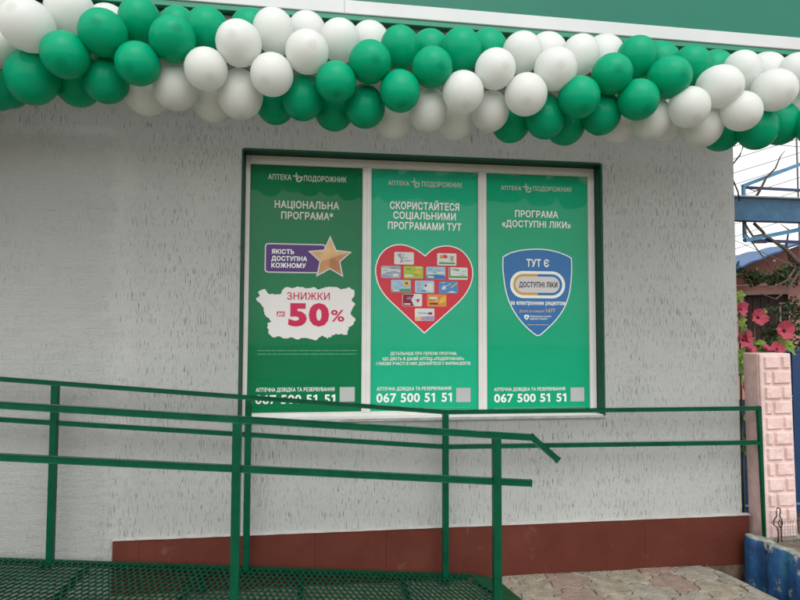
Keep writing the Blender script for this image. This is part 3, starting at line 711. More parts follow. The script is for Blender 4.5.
(bx0, bz0), (bx1, bz1) = DOBOX; flat('small_red_box', rect(bx0, bz0, bx1, bz1), PM['crimson'], 4, p)
rr = random.Random(9)
for pi, xa, za, xb, zb in TINY:
    xx = xa; k = 0; colr = PM['peach'] if pi == 2 and xb-xa < .3 else PM['tiny']
    while xx < xb-.01:
        w = rr.uniform(.02, .07); xe = min(xx+w, xb)
        flat('fine_print', rect(xx, za-.0022, xe, za+.0022), colr, 4 if colr is PM['peach'] else 3, posters[pi]); xx = xe+.005
for pi, xa, za, xb, zb in QR:
    flat('blank_code_square', rect(xa, za, xb, zb), PM['midgrey'], 3, posters[pi])
# poster 2
p = posters[1]
def smooth(pts, it=2, keep=()):
    pts = list(pts)
    for _ in range(it):
        o = []
        for i in range(len(pts)):
            a, b = pts[i], pts[(i+1) % len(pts)]
            if i in keep and _ == 0: o.append(a)
            o += [(a[0]*.75+b[0]*.25, a[1]*.75+b[1]*.25), (a[0]*.25+b[0]*.75, a[1]*.25+b[1]*.75)]
        pts = o
    return pts
def cat(pts, fixed, n=4):
    """Catmull-Rom through points, sharp at the fixed indices"""
    o = []; N = len(pts)
    for i in range(N):
        p0, p1, p2, p3 = (Vector(pts[k % N]) for k in (i-1, i, i+1, i+2))
        if i in fixed: p0 = p1*2-p2
        if (i+1) % N in fixed: p3 = p2*2-p1
        for k in range(n):
            t = k/n; q = .5*((2*p1)+(p2-p0)*t+(2*p0-5*p1+4*p2-p3)*t*t+(3*p1-p0-3*p2+p3)*t**3); o.append((q.x, q.y))
    return o
hc = cat(HEART, (0, 11))
ht = flat('heart', hc, PM['white'], 2, p); flat('heart_fill', inset(hc, .0075), PM['red'], 3, ht)
spec = [('offwhite', [('lilac', [(.12, .85), (.32, .85), (.42, .25)]), ('greyblue', [(.28, .12), (.36, .12), (.52, .8), (.46, .8)]), ('greyblue', [(.5, .25), (.9, .25), (.9, .33), (.5, .33)])]),
        ('offwhite', [('orange', [(.14, .5), (.14, .85), (.45, .92), (.55, .6), (.34, .66)]), ('red', [(.3, .6), (.36, .92), (.55, .8), (.5, .6)]), ('cgreen', [(.08, .1), (.94, .1), (.94, .24), (.08, .24)]), ('orange', [(.72, .5), (.85, .5), (.85, .78), (.72, .78)])]),
        ('greyblue', [('palegrey', [(0, .25), (.3, .5), (.7, .6), (1, .45), (1, .7), (0, .85)]), ('offwhite', [(.6, .1), (.9, .1), (.9, .35), (.6, .35)]), ('lilac', [(.05, .08), (.4, .08), (.4, .2), (.05, .2)])]),
        ('lime', [('offwhite', [(.04, .1), (.45, .1), (.45, .28), (.04, .28)]), ('yellow', [(.5, .4), (.7, .8), (.95, .6), (.8, .3)]), ('offwhite', [(.6, .85), (.95, .85), (.95, .95), (.6, .95)])]),
        ('skyblue', [('blue', [(0, 0), (1, 0), (1, .28), (.5, .36), (0, .28)]), ('offwhite', [(.05, .4), (.95, .45), (.95, .6), (.05, .55)]), ('offwhite', [(.06, .08), (.4, .08), (.4, .22), (.06, .22)])]),
        ('offwhite', [('cgreen', [(0, .12), (1, .12), (1, .28), (0, .28)]), ('cgreen', [(0, .28), (.08, .28), (.08, 1), (0, 1)]), ('palegrey', [(.5, .5), (.9, .5), (.9, .58), (.5, .58)])]),
        ('skyblue', [('cgreen', [(0, 0), (1, 0), (1, .3), (0, .22)]), ('yellow', [(.6, .55), (.66, .95), (.8, 1), (.95, .9), (.98, .6), (.8, .42)]), ('ink', [(.72, .62), (.74, .82), (.86, .84), (.86, .64)]), ('offwhite', [(.06, .06), (.42, .06), (.42, .2), (.06, .2)])]),
        ('skyblue', [('offwhite', [(.45, .1), (.95, .1), (.95, .9), (.45, .7)]), ('greyblue', [(.1, .05), (.2, .05), (.3, .9), (.2, .9)]), ('purple', [(.5, .5), (.6, .5), (.62, .7), (.5, .7)]), ('midblue', [(.3, .1), (.6, .1), (.55, .22), (.3, .22)])]),
        ('midblue', [('offwhite', [(.12, .35), (.2, .65), (.35, .62), (.36, .38), (.24, .28)]), ('yellow', [(.6, .5), (.65, .45), (.98, .85), (.95, .95)]), ('offwhite', [(.4, .05), (.95, .05), (.7, .2)])]),
        ('offwhite', [('maroon', [(0, 0), (.6, 0), (.45, .5), (.6, 1), (0, 1)]), ('offwhite', [(.06, .1), (.4, .1), (.4, .22), (.06, .22)]), ('crimson', [(.7, .5), (.78, .62), (.9, .58), (.86, .38), (.78, .3)])]),
        ('orange', [('yellow', [(.6, .2), (.7, .7), (.98, .9), (.98, .4)]), ('offwhite', [(.1, .62), (.55, .62), (.55, .8), (.1, .8)]), ('ink', [(.12, .15), (.55, .15), (.55, .28), (.12, .28)])]),
        ('offwhite', [('peach', [(0, 0), (.35, 0), (.3, .32), (0, .3)]), ('lilac', [(.35, 0), (1, 0), (1, .4), (.3, .32)]), ('purple', [(.68, .52), (.9, .52), (.9, .7), (.68, .7)]), ('greyblue', [(.15, .6), (.6, .6), (.6, .68), (.15, .68)])])]
cw, ch = CW
for (cx, cz), (bc, pcs) in zip(CARDS, spec):
    x0, z0 = cx-cw/2, cz-ch/2
    c = flat('card', rrect(x0, z0, x0+cw, z0+ch, .007, 3), PM[bc], 4, p)
    for k, (pc, q) in enumerate(pcs):
        flat('card_print', [(x0+(.02+.96*u)*cw, z0+(.03+.94*v)*ch) for u, v in q], PM[pc], 5+k*.4, c)
rr = random.Random(77)
for (cx, cz), c in zip(CARDS, [o for o in p.children if o.name.startswith('card')]):
    for k in range(5):
        u, v = rr.uniform(-.42, .2), rr.uniform(-.36, .36); w = rr.uniform(.08, .26); h = rr.uniform(.03, .06)
        flat('card_print', rect(cx+u*cw, cz+v*ch, cx+(u+w)*cw, cz+(v+h)*ch), PM[rr.choice(['offwhite', 'greyblue', 'palegrey', 'cgreen', 'lilac'])], 6.8, c)
# poster 3
p = posters[2]
sc_ = cat(SHIELD, (0, 8, 16), 3)
sh = flat('shield', sc_, PM['white'], 2, p); flat('shield_fill', inset(sc_, .0075), PM['blue'], 3, sh)
(a0, b0), (a1, b1), (c0, d0), (c1, d1), (e0, f0), (e1, f1) = CAPS
cp = flat('capsule', rrect(a0, b0, a1, b1, (b1-b0)/2-.001, 8), PM['white'], 4, p)
rad = (d1-d0)/2-.001; ring = rrect(c0, d0, c1, d1, rad, 8)
flat('capsule_half', [q for q in ring if q[0] < SPLIT-.01 and q[1] < (d0+d1)/2][::-1][:0] + [(SPLIT, d0), (SPLIT, d1)] + [q for q in ring if q[0] < SPLIT], PM['amber'], 5, cp)
flat('capsule_half', [(SPLIT, d1), (SPLIT, d0)] + [q for q in ring[:9]] + [q for q in ring[9:18]], PM['blue'], 5.2, cp)
flat('capsule_core', rrect(e0, f0, e1, f1, (f1-f0)/2-.001, 8), PM['palegrey'], 6, cp)
(i0, j0), (i1, j1) = ICON; w, h = i1-i0, j1-j0
flat('small_shield_icon', [(i0, j0+h*.9), (i0+w*.5, j0+h), (i1, j0+h*.9), (i1, j0+h*.4), (i0+w*.5, j0), (i0, j0+h*.4)], PM['white'], 4, p)
flat('small_shield_mark', [(i0+w*.35, j0+h*.35), (i0+w*.65, j0+h*.35), (i0+w*.65, j0+h*.7), (i0+w*.35, j0+h*.7)], PM['blue'], 4.5, p)

# ---------------------------------------------------------------- ramp with expanded-metal deck
RY0, RY1 = -.995, -.075
def rz(x): return .036 + max(0, .97-x)*.0835
def rx_end(y): return .97 - (y+.055)*.27*.9
ramp_o = tag(empty('wheelchair_ramp', (0, -.5, 0)), 'green steel ramp with expanded metal deck rising to the left', 'ramp')
RXL = -3.3
def deck():
    bm = bmesh.new(); px, pyy = .034, .050
    z_t = .0
    nx = int((1.25-RXL)/px)+1; ny = int((RY1-RY0)/pyy)
    def pt(i, f): return None
    def strand(a, b, w=.0062, h=.011):
        A = Vector((a[0], a[1], rz(a[0]))); B = Vector((b[0], b[1], rz(b[0])))
        if max(a[0] - rx_end(a[1]), b[0]-rx_end(b[1])) > .0: return
        if min(a[1], b[1]) < RY0+.01 or max(a[1], b[1]) > RY1+.02: return
        d = (B-A).normalized(); s = d.cross(Vector((0, 0, 1))).normalized()
        u = (Vector((0, 0, 1))*.85 + s*.5).normalized()
        s = d.cross(u).normalized()
        vs = [bm.verts.new(P_ + s*(w/2*sx) + u*(h/2*sz)) for P_ in (A, B) for sx, sz in ((-1, -1), (1, -1), (1, 1), (-1, 1))]
        for f in ((0, 1, 2, 3), (7, 6, 5, 4), (0, 4, 5, 1), (1, 5, 6, 2), (2, 6, 7, 3), (3, 7, 4, 0)): bm.faces.new([vs[k] for k in f])
    for i in range(-1, nx):
        for j in range(-1, ny+2):
            x = RXL + i*px + (px/2 if j % 2 else 0); y = RY0 + j*pyy
            b1 = (x, y + pyy*.17); t1 = (x, y-pyy*.17)
            # bond along y, then two strands towards the next row
            strand(t1, b1)
            strand(b1, (x+px/2, y+pyy*.83)); strand(b1, (x-px/2, y+pyy*.83))
    o = bm_obj('expanded_metal_deck', bm, M['mesh'], ramp_o); o['kind'] = 'stuff'
deck()
for y in (RY0, RY1+.012):
    baro('side_rail', M['enamel'], ramp_o, (RXL, y, rz(RXL)-.028), (rx_end(y)-.01, y, rz(.96)-.022), .02, .035)
x = RXL+.1
while x < .8:
    baro('cross_bar', M['enamel'], ramp_o, (x, RY0+.011, rz(x)-.03), (x, RY1+.001, rz(x)-.03), .03, .03); x += .62
for x in (-3.1, -1.9, -.7):
    for y in (RY0, RY1+.012):
        boxo('support_leg', M['enamel'], ramp_o, x-.02, x+.02, y-.018, y+.018, -.012, rz(x)-.047)
bm = bmesh.new()
a = (rx_end(RY1)-.012, RY1, rz(.96)+.004); b = (rx_end(RY0)-.012, RY0, rz(.96)+.004); c = (rx_end(RY0)+.15, RY0, .006); d = (rx_end(RY1)+.15, RY1+.005, .006)
n = 12; rows = []
for k in range(n+1):
    t = k/n; p0 = Vector(a).lerp(Vector(b), t); p1 = Vector(d).lerp(Vector(c), t); wv = .004*math.sin(k*1.3)
    rows.append([bm.verts.new(p0), bm.verts.new(p0.lerp(p1, .5)+Vector((0, 0, wv+.003))), bm.verts.new(p1+Vector((wv, 0, 0)))])
for u, v in zip(rows, rows[1:]):
    for k in range(2): bm.faces.new((u[k], u[k+1], v[k+1], v[k]))
fl = bm_obj('end_flap', bm, M['enamel'], ramp_o)
md = fl.modifiers.new('s', 'SOLIDIFY'); md.thickness = .004

# ---------------------------------------------------------------- railings
SB = .003
rr_o = tag(empty('railing', (0, -.12, 0)), 'green steel handrail close along the stucco wall, reaching the pink pillar', 'railing')
yb = -.12
PW = .038
top = [(-3.2, 1.423), (.795, 1.076), (2.99, 1.070)]; low = [(-3.2, 1.183), (.795, .857), (3.01, .838)]
for line, nm in ((top, 'top_rail'), (low, 'lower_rail')):
    for (xa, za), (xb, zb) in zip(line, line[1:]):
        baro(nm, M['enamel'], rr_o, (xa, yb, za), (xb, yb, zb), .025, .026, bevel=SB)
for xp, zt in ((-2.64, None), (-1.54, None), (-.43, None), (.796, None)):
    zt = 1.076 + (.795-xp)*.0869 if xp < .795 else 1.076
    lean = -.004
    baro('post', M['enamel'], rr_o, (xp, yb-.001, rz(xp)-.02), (xp, yb-.001, zt-.012), PW, PW, (0, 1, 0), SB)
    boxo('base_plate', M['enamel'], rr_o, xp-.045, xp+.045, yb-.04, yb+.04, rz(xp)-.018, rz(xp)-.006)
baro('end_post', M['enamel'], rr_o, (3.022, yb, -.15), (2.985, yb, 1.083), .028, .028, (0, 1, 0), SB)
fr_o = tag(empty('railing', (0, -1., 0)), 'green steel handrail in the foreground, its right end bent down', 'railing')
yf = -1.0
top = [(-3.2, 1.398), (1.052, 1.071)]; low = [(-3.2, 1.166), (1.048, .844)]
baro('top_rail', M['enamel'], fr_o, (-3.2, yf, 1.398), (1.056, yf, 1.066), .028, .030, bevel=SB)
baro('bent_end', M['enamel'], fr_o, (1.046, yf+.001, 1.070), (1.185, yf+.001, .951), .027, .029, bevel=SB)
baro('lower_rail', M['enamel'], fr_o, (-3.2, yf, 1.166), (1.044, yf, .842), .028, .029, bevel=SB)
for xp in (-2.88, -1.63, -.38, .868):
    zt = 1.0805 + (.868-xp)*.0781
    baro('post', M['enamel'], fr_o, (xp, yf-.001, rz(xp)-.03), (xp, yf-.001, zt-.012), .040, .040, (0, 1, 0), SB)
    boxo('base_plate', M['enamel'], fr_o, xp-.05, xp+.05, yf-.05, yf+.05, rz(xp)-.028, rz(xp)-.016)

# ---------------------------------------------------------------- balloons
def balloon_mesh():
    bm = bmesh.new(); nu, nv = 28, 18; prof = []
    for k in range(1, nv):
        a = math.pi*k/nv; z = math.cos(a); r = math.sin(a)
        # crown at +z, narrowing to the knot at -z
        if z < 0: r *= 1 - .16*(-z)**1.6; z *= 1.12
        prof.append((r, z))
    topv = bm.verts.new((0, 0, 1)); botv = bm.verts.new((0, 0, -1.12))
    rings = [[bm.verts.new((r*math.cos(2*math.pi*i/nu), r*math.sin(2*math.pi*i/nu), z)) for i in range(nu)] for r, z in prof]
    for i in range(nu):
        j = (i+1) % nu
        bm.faces.new((topv, rings[0][i], rings[0][j])); bm.faces.new((botv, rings[-1][j], rings[-1][i]))
        for a, b in zip(rings, rings[1:]): bm.faces.new((a[i], b[i], b[j], a[j]))
    me = bpy.data.meshes.new('balloon')
    for f in bm.faces: f.smooth = True
    bmesh.ops.recalc_face_normals(bm, faces=bm.faces); bm.to_mesh(me); bm.free(); return me
def knot_mesh():
    bm = bmesh.new()
    tube(bm, [(0, 0, -1.10), (0, 0, -1.15), (0, 0, -1.18), (.02, 0, -1.23), (.03, 0, -1.28)], [.07, .05, .085, .06, .12], 10)
    me = bpy.data.meshes.new('knot'); bmesh.ops.recalc_face_normals(bm, faces=bm.faces); bm.to_mesh(me); bm.free(); return me
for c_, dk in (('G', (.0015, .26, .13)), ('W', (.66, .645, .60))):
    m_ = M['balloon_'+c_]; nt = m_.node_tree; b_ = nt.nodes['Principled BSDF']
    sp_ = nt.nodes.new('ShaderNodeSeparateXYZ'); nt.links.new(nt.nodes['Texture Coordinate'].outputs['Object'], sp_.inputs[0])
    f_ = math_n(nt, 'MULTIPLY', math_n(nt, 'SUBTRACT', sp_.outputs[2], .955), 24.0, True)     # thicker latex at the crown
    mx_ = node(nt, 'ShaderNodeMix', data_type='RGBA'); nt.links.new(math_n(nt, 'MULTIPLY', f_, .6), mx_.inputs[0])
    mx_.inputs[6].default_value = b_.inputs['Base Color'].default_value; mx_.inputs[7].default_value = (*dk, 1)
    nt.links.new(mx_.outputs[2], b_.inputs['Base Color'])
BMS = {}; KMS = {}
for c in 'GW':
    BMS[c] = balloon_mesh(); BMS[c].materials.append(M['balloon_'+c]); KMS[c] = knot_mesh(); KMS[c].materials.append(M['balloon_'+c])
ORD = 'first second third fourth fifth sixth seventh eighth ninth tenth eleventh twelfth thirteenth fourteenth fifteenth sixteenth seventeenth eighteenth nineteenth twentieth'.split()
ORD += ['twenty-'+w for w in ORD[:9]] + ['thirtieth'] + ['thirty-'+w for w in ORD[:9]]
cnt = {}
rb = random.Random(11)
ROW = ['front', 'middle', 'back']
for c, l, x, y, z, r in BALLOONS:
    k = cnt.get((c, l), 0); cnt[(c, l)] = k+1
    o = bpy.data.objects.new('balloon', BMS[c]); COL.objects.link(o)
    core = Vector((x + rb.uniform(-.05, .05), -.79, 3.0))     # string through the garland
    d = (Vector((x, y, z))-core)
    d = (d.normalized() + Vector((rb.uniform(-.15, .15), rb.uniform(-.15, .15), rb.uniform(-.15, .15)))).normalized()
    q = d.to_track_quat('Z', 'Y')
    o.rotation_mode = 'QUATERNION'; o.rotation_quaternion = q
    s = rb.uniform(.95, 1.01); o.scale = (r*s, r*s, r*rb.uniform(1.0, 1.10))
    o.location = (x, y, z)
    tag(o, '%s balloon, %s %s one from the right in the %s row of the garland' % ({'G': 'green', 'W': 'white'}[c], ORD[k], {'G': 'green', 'W': 'white'}[c], ROW[l]), 'balloon', 'balloon garland under the sign')
    kn = bpy.data.objects.new('knot', KMS[c]); COL.objects.link(kn); kn.parent = o
# ---------------------------------------------------------------- right-hand side: pillar, gate, planter
pil = tag(empty('pink_pillar', (3.125, -.05, -.15)), 'pale pink pillar with moulded brick face beside the blue gate', 'pillar')
PX0, PX1 = 3.008, 3.243
boxo('shaft', M['pinkwood'], pil, PX0, PX1, -.118, .032, -.15, 1.446, .008)
boxo('face_slab', M['pink'], pil, PX0+.002, PX1+.002, -.138, -.1185, -.15, 1.444, .006)
def moulded(x0, x1, z0, z1):
    """cast block: chamfered rim, slightly uneven pillowed face"""
    bm = bmesh.new(); y = -.1385; d = random.uniform(.014, .018); e = .008
    us = [x0, x0+e] + [x0+e+(x1-x0-2*e)*k/4 for k in (1, 2, 3)] + [x1-e, x1]
    vs_ = [z0, z0+e*1.2] + [z0+e+(z1-z0-2*e)*k/3 for k in (1, 2)] + [z1-e, z1]
    ph = random.random()*9; g = []
    for i, x in enumerate(us):
        row = []
        for j, z in enumerate(vs_):
            rim = i in (0, len(us)-1) or j in (0, len(vs_)-1)
            yy = y+.001 if rim else y - d - .0035*noise.noise(Vector((x*22+ph, z*22, ph)))
            row.append(bm.verts.new((x + (0 if rim else random.uniform(-.001, .001)), yy, z)))
        g.append(row)
    for i in range(len(us)-1):
        for j in range(len(vs_)-1): bm.faces.new((g[i][j], g[i+1][j], g[i+1][j+1], g[i][j+1]))
    return bm
hb = .1035; z = 1.428; k = 0
while z > .0:
    m_ = .014; w = PX1-PX0-2*m_
    cuts = [0, .64, 1] if k % 2 == 0 else [0, .3, 1]
    for a, b in zip(cuts, cuts[1:]):
        bm_obj('brick', moulded(PX0+m_+.008+w*a+.003, PX0+m_+.004+w*b-.003, z-hb+.016, z), M['pink'], pil)
    z -= hb; k += 1
pil.rotation_euler = (0, R(-.7), 0)

gate = tag(empty('blue_gate', (3.6, .5, -.15)), 'dark blue sheet metal gate behind the pink pillar', 'gate')
x = 2.98; k = 0
while x < 5.2:
    boxo('panel', M['gateblue'], gate, x+.001, x+.199, .50+(.012 if k % 2 else 0), .52+(.012 if k % 2 else 0), .20, 1.425 if x > 3.4 else 1.05); x += .2; k += 1
boxo('trim', M['gatelight'], gate, 2.98, 5.2, .485, .4985, .214, .232, .003)
boxo('bottom_rail', M['gateblue'], gate, 2.98, 5.2, .49, .54, .15, .199, .003)
boxo('top_rail', M['gateblue'], gate, 3.4, 5.2, .495, .545, 1.426, 1.452, .003)
for x in (2.99, 5.19): boxo('post', M['gateblue'], gate, x-.02, x+.02, .545, .59, -.15, 1.05 if x < 3 else 1.45)

# planter: thick wavy painted concrete border filled with soil
plo = tag(empty('planter', (3.3, -.7, -.15)), 'chipped blue painted concrete planter with wavy side at the right edge', 'planter')
def planter():
    def sx(y): return 2.868 - (y+.1)*.155 + .010*math.sin((y+.1)*38) + .004*math.sin(y*91)
    bm = bmesh.new(); n = 90; rows = []
    rr = random.Random(2)
    for i in range(n+1):
        y = -.095 - 1.9*i/n
        zt = .222 + .007*noise.noise(Vector((y*14, 0, 0))) + .003*noise.noise(Vector((y*60, 3, 0)))
        x = sx(y)
        rows.append([bm.verts.new(v) for v in ((x-.004, y, -.16), (x, y, .0), (x+.002, y, .15), (x+.008, y, zt-.012), (x+.022, y, zt), (x+.062, y, zt+.003*noise.noise(Vector((y*30, 8, 0)))), (x+.066, y, .17), (x+.066, y, -.16))])
    for a, b in zip(rows, rows[1:]):
        for k in range(7): bm.faces.new((a[k], a[k+1], b[k+1], b[k]))
    bm.faces.new(rows[0]); bm.faces.new(rows[-1][::-1])
    o = bm_obj('side_border', bm, M['blue_chip'], plo, True)
    # bare chipped concrete along the rim
    o.data.materials.append(M['concrete'])
    for f in o.data.polygons:
        if f.center.z > .208: f.material_index = 1
    bm = bmesh.new(); n = 40
    for i in range(n):
        xa, xb = 2.936+.9*i/n, 2.936+.9*(i+1)/n
        za = .205+.006*noise.noise(Vector((xa*20, 1, 0)))
        box(bm, xa, xb, -.155, -.095, -.16, za)
    bmesh.ops.remove_doubles(bm, verts=bm.verts, dist=.0005)
    bm_obj('back_border', bm, M['concrete'], plo)
    bm = bmesh.new(); nx, ny = 30, 60; g = []
    for i in range(nx+1):
        r_ = []
        for j in range(ny+1):
            y = -.15 - 1.8*j/ny; x0 = sx(y)+.06; x = x0 + (3.84-x0)*i/nx
            r_.append(bm.verts.new((x, y, .185 + .025*noise.noise(Vector((x*9, y*9, 0))) + .012*noise.noise(Vector((x*33, y*33, 4))))))
        g.append(r_)
    for i in range(nx):
        for j in range(ny): bm.faces.new((g[i][j], g[i+1][j], g[i+1][j+1], g[i][j+1]))
    bm_obj('soil', bm, M['soil'], plo, True)
planter()
# rubble and stones along the low strip beside the pavement
rr = random.Random(21)
def stone(name, c, s, m, parent=None):
    bm = bmesh.new(); bmesh.ops.create_icosphere(bm, subdivisions=2, radius=1)
    for v in bm.verts:
        v.co *= 1 + .35*noise.noise(v.co*1.7 + Vector((c[0]*31, c[1]*17, 0)))
        v.co = Vector((v.co.x*s[0], v.co.y*s[1], v.co.z*s[2])) + Vector(c)
    return bm_obj(name, bm, m, parent)
for (x, y, z, a, lab, mm) in ((2.79, .06, -.10, .07, 'brown stone lying below the plinth corner beside the blue planter', 'concrete'),
                              (2.93, .12, -.08, .06, 'grey stone in the dark gap between building and pink pillar', 'concrete')):
    tag(stone('stone', (x, y, z), (a, a*.8, a*.55), M[mm]), lab, 'stone')
boxo('footing', M['dirt'], bld, 2.19, 2.955, -.024, .6, -.155, -.010, .006)

# grit and dry scraps gathered where plinth meets paving
bm = bmesh.new()
for k in range(420):
    x = rr.uniform(1.05, 2.75); y = -.032 - abs(rr.gauss(0, .035)) if k % 3 else rr.uniform(-.7, -.04)
    if x > edge_x(y)-.02: continue
    a = rr.uniform(.0018, .006); c = Vector((x, y, .003+a*.3)); t = rr.random()*6
    vs = [bm.verts.new(c+Vector((math.cos(t+q*2.1)*a*rr.uniform(.6, 1.4), math.sin(t+q*2.1)*a, rr.uniform(-.4, .2)*a))) for q in range(3)] + [bm.verts.new(c+Vector((0, 0, a*.7)))]
    for q in ((0, 1, 3), (1, 2, 3), (2, 0, 3), (0, 2, 1)): bm.faces.new([vs[w] for w in q])
tag(bm_obj('grit', bm, M['dirt']), 'grit and dry scraps along the foot of the dark red plinth', 'grit', kind='stuff')
# bent wire hook and wire grid standing in the planter
tag(tubeo('wire_hook', M['wire'], None, [(3.0267, -.215, 0.1993), (3.0296, -.215, 0.2630), (3.0218, -.215, 0.2973), (2.9992, -.215, 0.3120), (2.9973, -.215, 0.3364), (3.0218, -.215, 0.3707), (3.0198, -.215, 0.4001), (3.0247, -.215, 0.4197), (3.0355, -.215, 0.4256), (3.0472, -.215, 0.4187), (3.0492, -.215, 0.3972), (3.0433, -.215, 0.3707), (3.0580, -.215, 0.3413), (3.0619, -.215, 0.3120), (3.0482, -.215, 0.2924), (3.0365, -.215, 0.3120), (3.0325, -.215, 0.3267), (3.0413, -.215, 0.3443), (3.0541, -.215, 0.3267), (3.0521, -.215, 0.2630), (3.0541, -.215, 0.1993)], .0042, 7),
    'rusty bent wire hook sticking up from the planter soil', 'wire hook')
wg = tag(empty('wire_grid', (3.14, -.195, .17)), 'fine grey wire grid standing before the foot of the pillar', 'wire grid')
for i in range(9):
    x = 3.05+i*.0215; tubeo('grid_wire', M['steelwire'], wg, [(x, -.195, .17), (x+.004*math.sin(i), -.195, .30), (x+.008, -.197, .355-.004*(i % 3))], .0011, 5)
for j in range(8):
    z = .185+j*.022; tubeo('grid_wire', M['steelwire'], wg, [(3.043, -.1975, z), (3.14, -.1975, z+.003*math.sin(j)), (3.24, -.1975, z+.002)], .0011, 5)

# ---------------------------------------------------------------- steelwork and wires overhead at the right
bmo = tag(empty('steel_beam', (4., .7, 2.54)), 'faded blue steel beam crossing beside the building corner', 'beam')
boxo('web', M['beamblue'], bmo, 2.96, 6.2, .735, .745, 2.545, 2.735)
boxo('flange', M['beamblue'], bmo, 2.96, 6.2, .70, .78, 2.533, 2.5445, .002)
boxo('flange', M['beamtop'], bmo, 2.96, 6.2, .70, .78, 2.7355, 2.748, .002)
boxo('post', M['beamblue'], bmo, 6.1, 6.2, .69, .79, -.15, 2.532)
fo = tag(empty('angle_frame', (3.63, .72, 2.75)), 'light blue angle steel frame standing on the beam', 'steel frame')
baro('upright', M['frameblue'], fo, (3.63, .812, 2.40), (3.63, .812, 2.86), .024, .024, (0, 1, 0))
baro('sloping_bar', M['frameblue'], fo, (3.62, .812, 2.853), (5.3, .812, 3.50), .03, .03)
baro('level_bar', M['framenavy'], fo, (3.645, .827, 2.848), (5.3, .827, 2.825), .02, .022)
baro('lower_sloping_bar', M['frameblue'], fo, (3.63, .807, 2.38), (5.3, .807, 2.72), .03, .035)
baro('lower_level_bar', M['framenavy'], fo, (3.63, .827, 2.385), (5.3, .827, 2.37), .02, .025)
baro('post', M['frameblue'], fo, (5.3, .822, -.15), (5.3, .822, 3.52), .04, .04, (0, 1, 0))
to = tag(empty('wire_trellis', (4.5, 1.5, 2.)), 'trellis of thin slanting wires against the white sky', 'trellis')
for k in range(14):
    z0 = 2.40 + k*.128; n_ = 8; sg_ = rr.uniform(-.012, .012)
    tubeo('wire', M['steelwire'], to, [(3.4+2.8*i/n_, 1.5, z0-.21+.325*2.8*i/n_ + sg_*math.sin(math.pi*i/n_)) for i in range(n_+1)], .0036, 5)
for a, b in (((3.5, 1.52, 3.12), (6.2, 1.52, 2.35)), ((3.6, 1.51, 3.52), (6.2, 1.51, 3.46)), ((3.5, 1.54, 2.72), (6.2, 1.54, 1.75))):
    tubeo('wire', M['steelwire'], to, [a, Vector(a).lerp(Vector(b), .5)-Vector((0, 0, .03)), b], .0036, 5)
baro('post', M['steelwire'], to, (4.76, 1.5, -.15), (4.76, 1.5, 4.2), .012, .012, (0, 1, 0))
baro('post', M['steelwire'], to, (6.2, 1.5, -.15), (6.2, 1.5, 5.0), .04, .04, (0, 1, 0))
baro('post', M['steelwire'], to, (3.38, 1.5, -.15), (3.38, 1.5, 4.0), .04, .04, (0, 1, 0))
for lab, pts in (('thick black cable hanging in a loop off the building corner', [(3.05, .3, 3.32), (3.20, .3, 3.18), (3.238, .3, 3.09), (3.242, .3, 3.03), (3.214, .3, 2.962), (3.153, .3, 2.889), (3.0, .3, 2.84), (2.94, .3, 2.83)]),
                 ('short black cable dangling above the blue beam at the building corner', [(2.94, .3, 2.93), (3.08, .3, 2.84), (3.15, .3, 2.763), (3.189, .3, 2.672), (3.2, .3, 2.60)])):
    tag(tubeo('cable', M['cable'], None, pts, .006, 7), lab, 'cable')

# ---------------------------------------------------------------- neighbour's house
hs_o = tag(empty('house', (8., 6., -.15)), 'terracotta house with blue metal tile roof behind the gate', 'house')
A = Vector((6.6, 6.9, 0)); B = Vector((9.4, 4.2, 0)); hd = (B-A).normalized(); hn = Vector((-hd.y, hd.x, 0))   # wall line; hn points away
def hw(t, z, off=0): q = A + hd*t - hn*off; return Vector((q.x, q.y, z))
def wallpiece(name, m, t0, t1, z0, z1, o0, o1, parent=hs_o):
    bm = bmesh.new(); vs = [bm.verts.new(hw(t, z, o)) for t in (t0, t1) for z in (z0, z1) for o in (o0, o1)]
    for f in ((0, 1, 3, 2), (4, 6, 7, 5), (0, 4, 5, 1), (2, 3, 7, 6), (0, 2, 6, 4), (1, 5, 7, 3)): bm.faces.new([vs[k] for k in f])
    return bm_obj(name, bm, m, parent)
# window spans seen directions: solve t for given world x
t_a, t_b = 1.27, 2.0
wallpiece('wall', M['house'], -2, t_a, -.15, 2.42, -.3, 0); wallpiece('wall', M['house'], t_a, t_b, 2.24, 2.42, -.3, 0)
wallpiece('wall', M['houselight'], t_b, 4.2, -.15, 2.42, -.3, .004)
wallpiece('wall', M['house'], t_a, t_b, -.15, .6, -.3, 0)
bm = bmesh.new()
bm.faces.new([bm.verts.new(q) for q in (hw(.29, 2.421, -.002), hw(4.2, 2.421, -.002), hw(4.2, 3.76, -.002), hw(2.2, 3.08, -.002), hw(1.15, 2.72, -.002), hw(.3, 2.43, -.002))])
bm_obj('gable', bm, M['house'], hs_o)
wn = wallpiece('window', M['darkwood'], t_a, t_b, .6, 2.24, -.3, -.12)
wallpiece('lintel', M['beamwood'], t_a-.08, t_b+.02, 2.241, 2.31, -.05, .03, wn)
wallpiece('frame', M['beamwood'], t_a, t_a+.06, .6, 2.239, -.1, .02, wn)
for k in range(4):
    wallpiece('board', M['darkwood'], t_a+.07+k*.12, t_a+.18+k*.12, .62, 2.2, -.115, -.095, wn)
wallpiece('sash', M['beamwood'], t_b-.14, t_b-.11, 1.2, 2.1, -.11, -.08, wn); wallpiece('sash', M['beamwood'], t_b-.11, t_b-.02, 2.05, 2.1, -.11, -.08, wn)
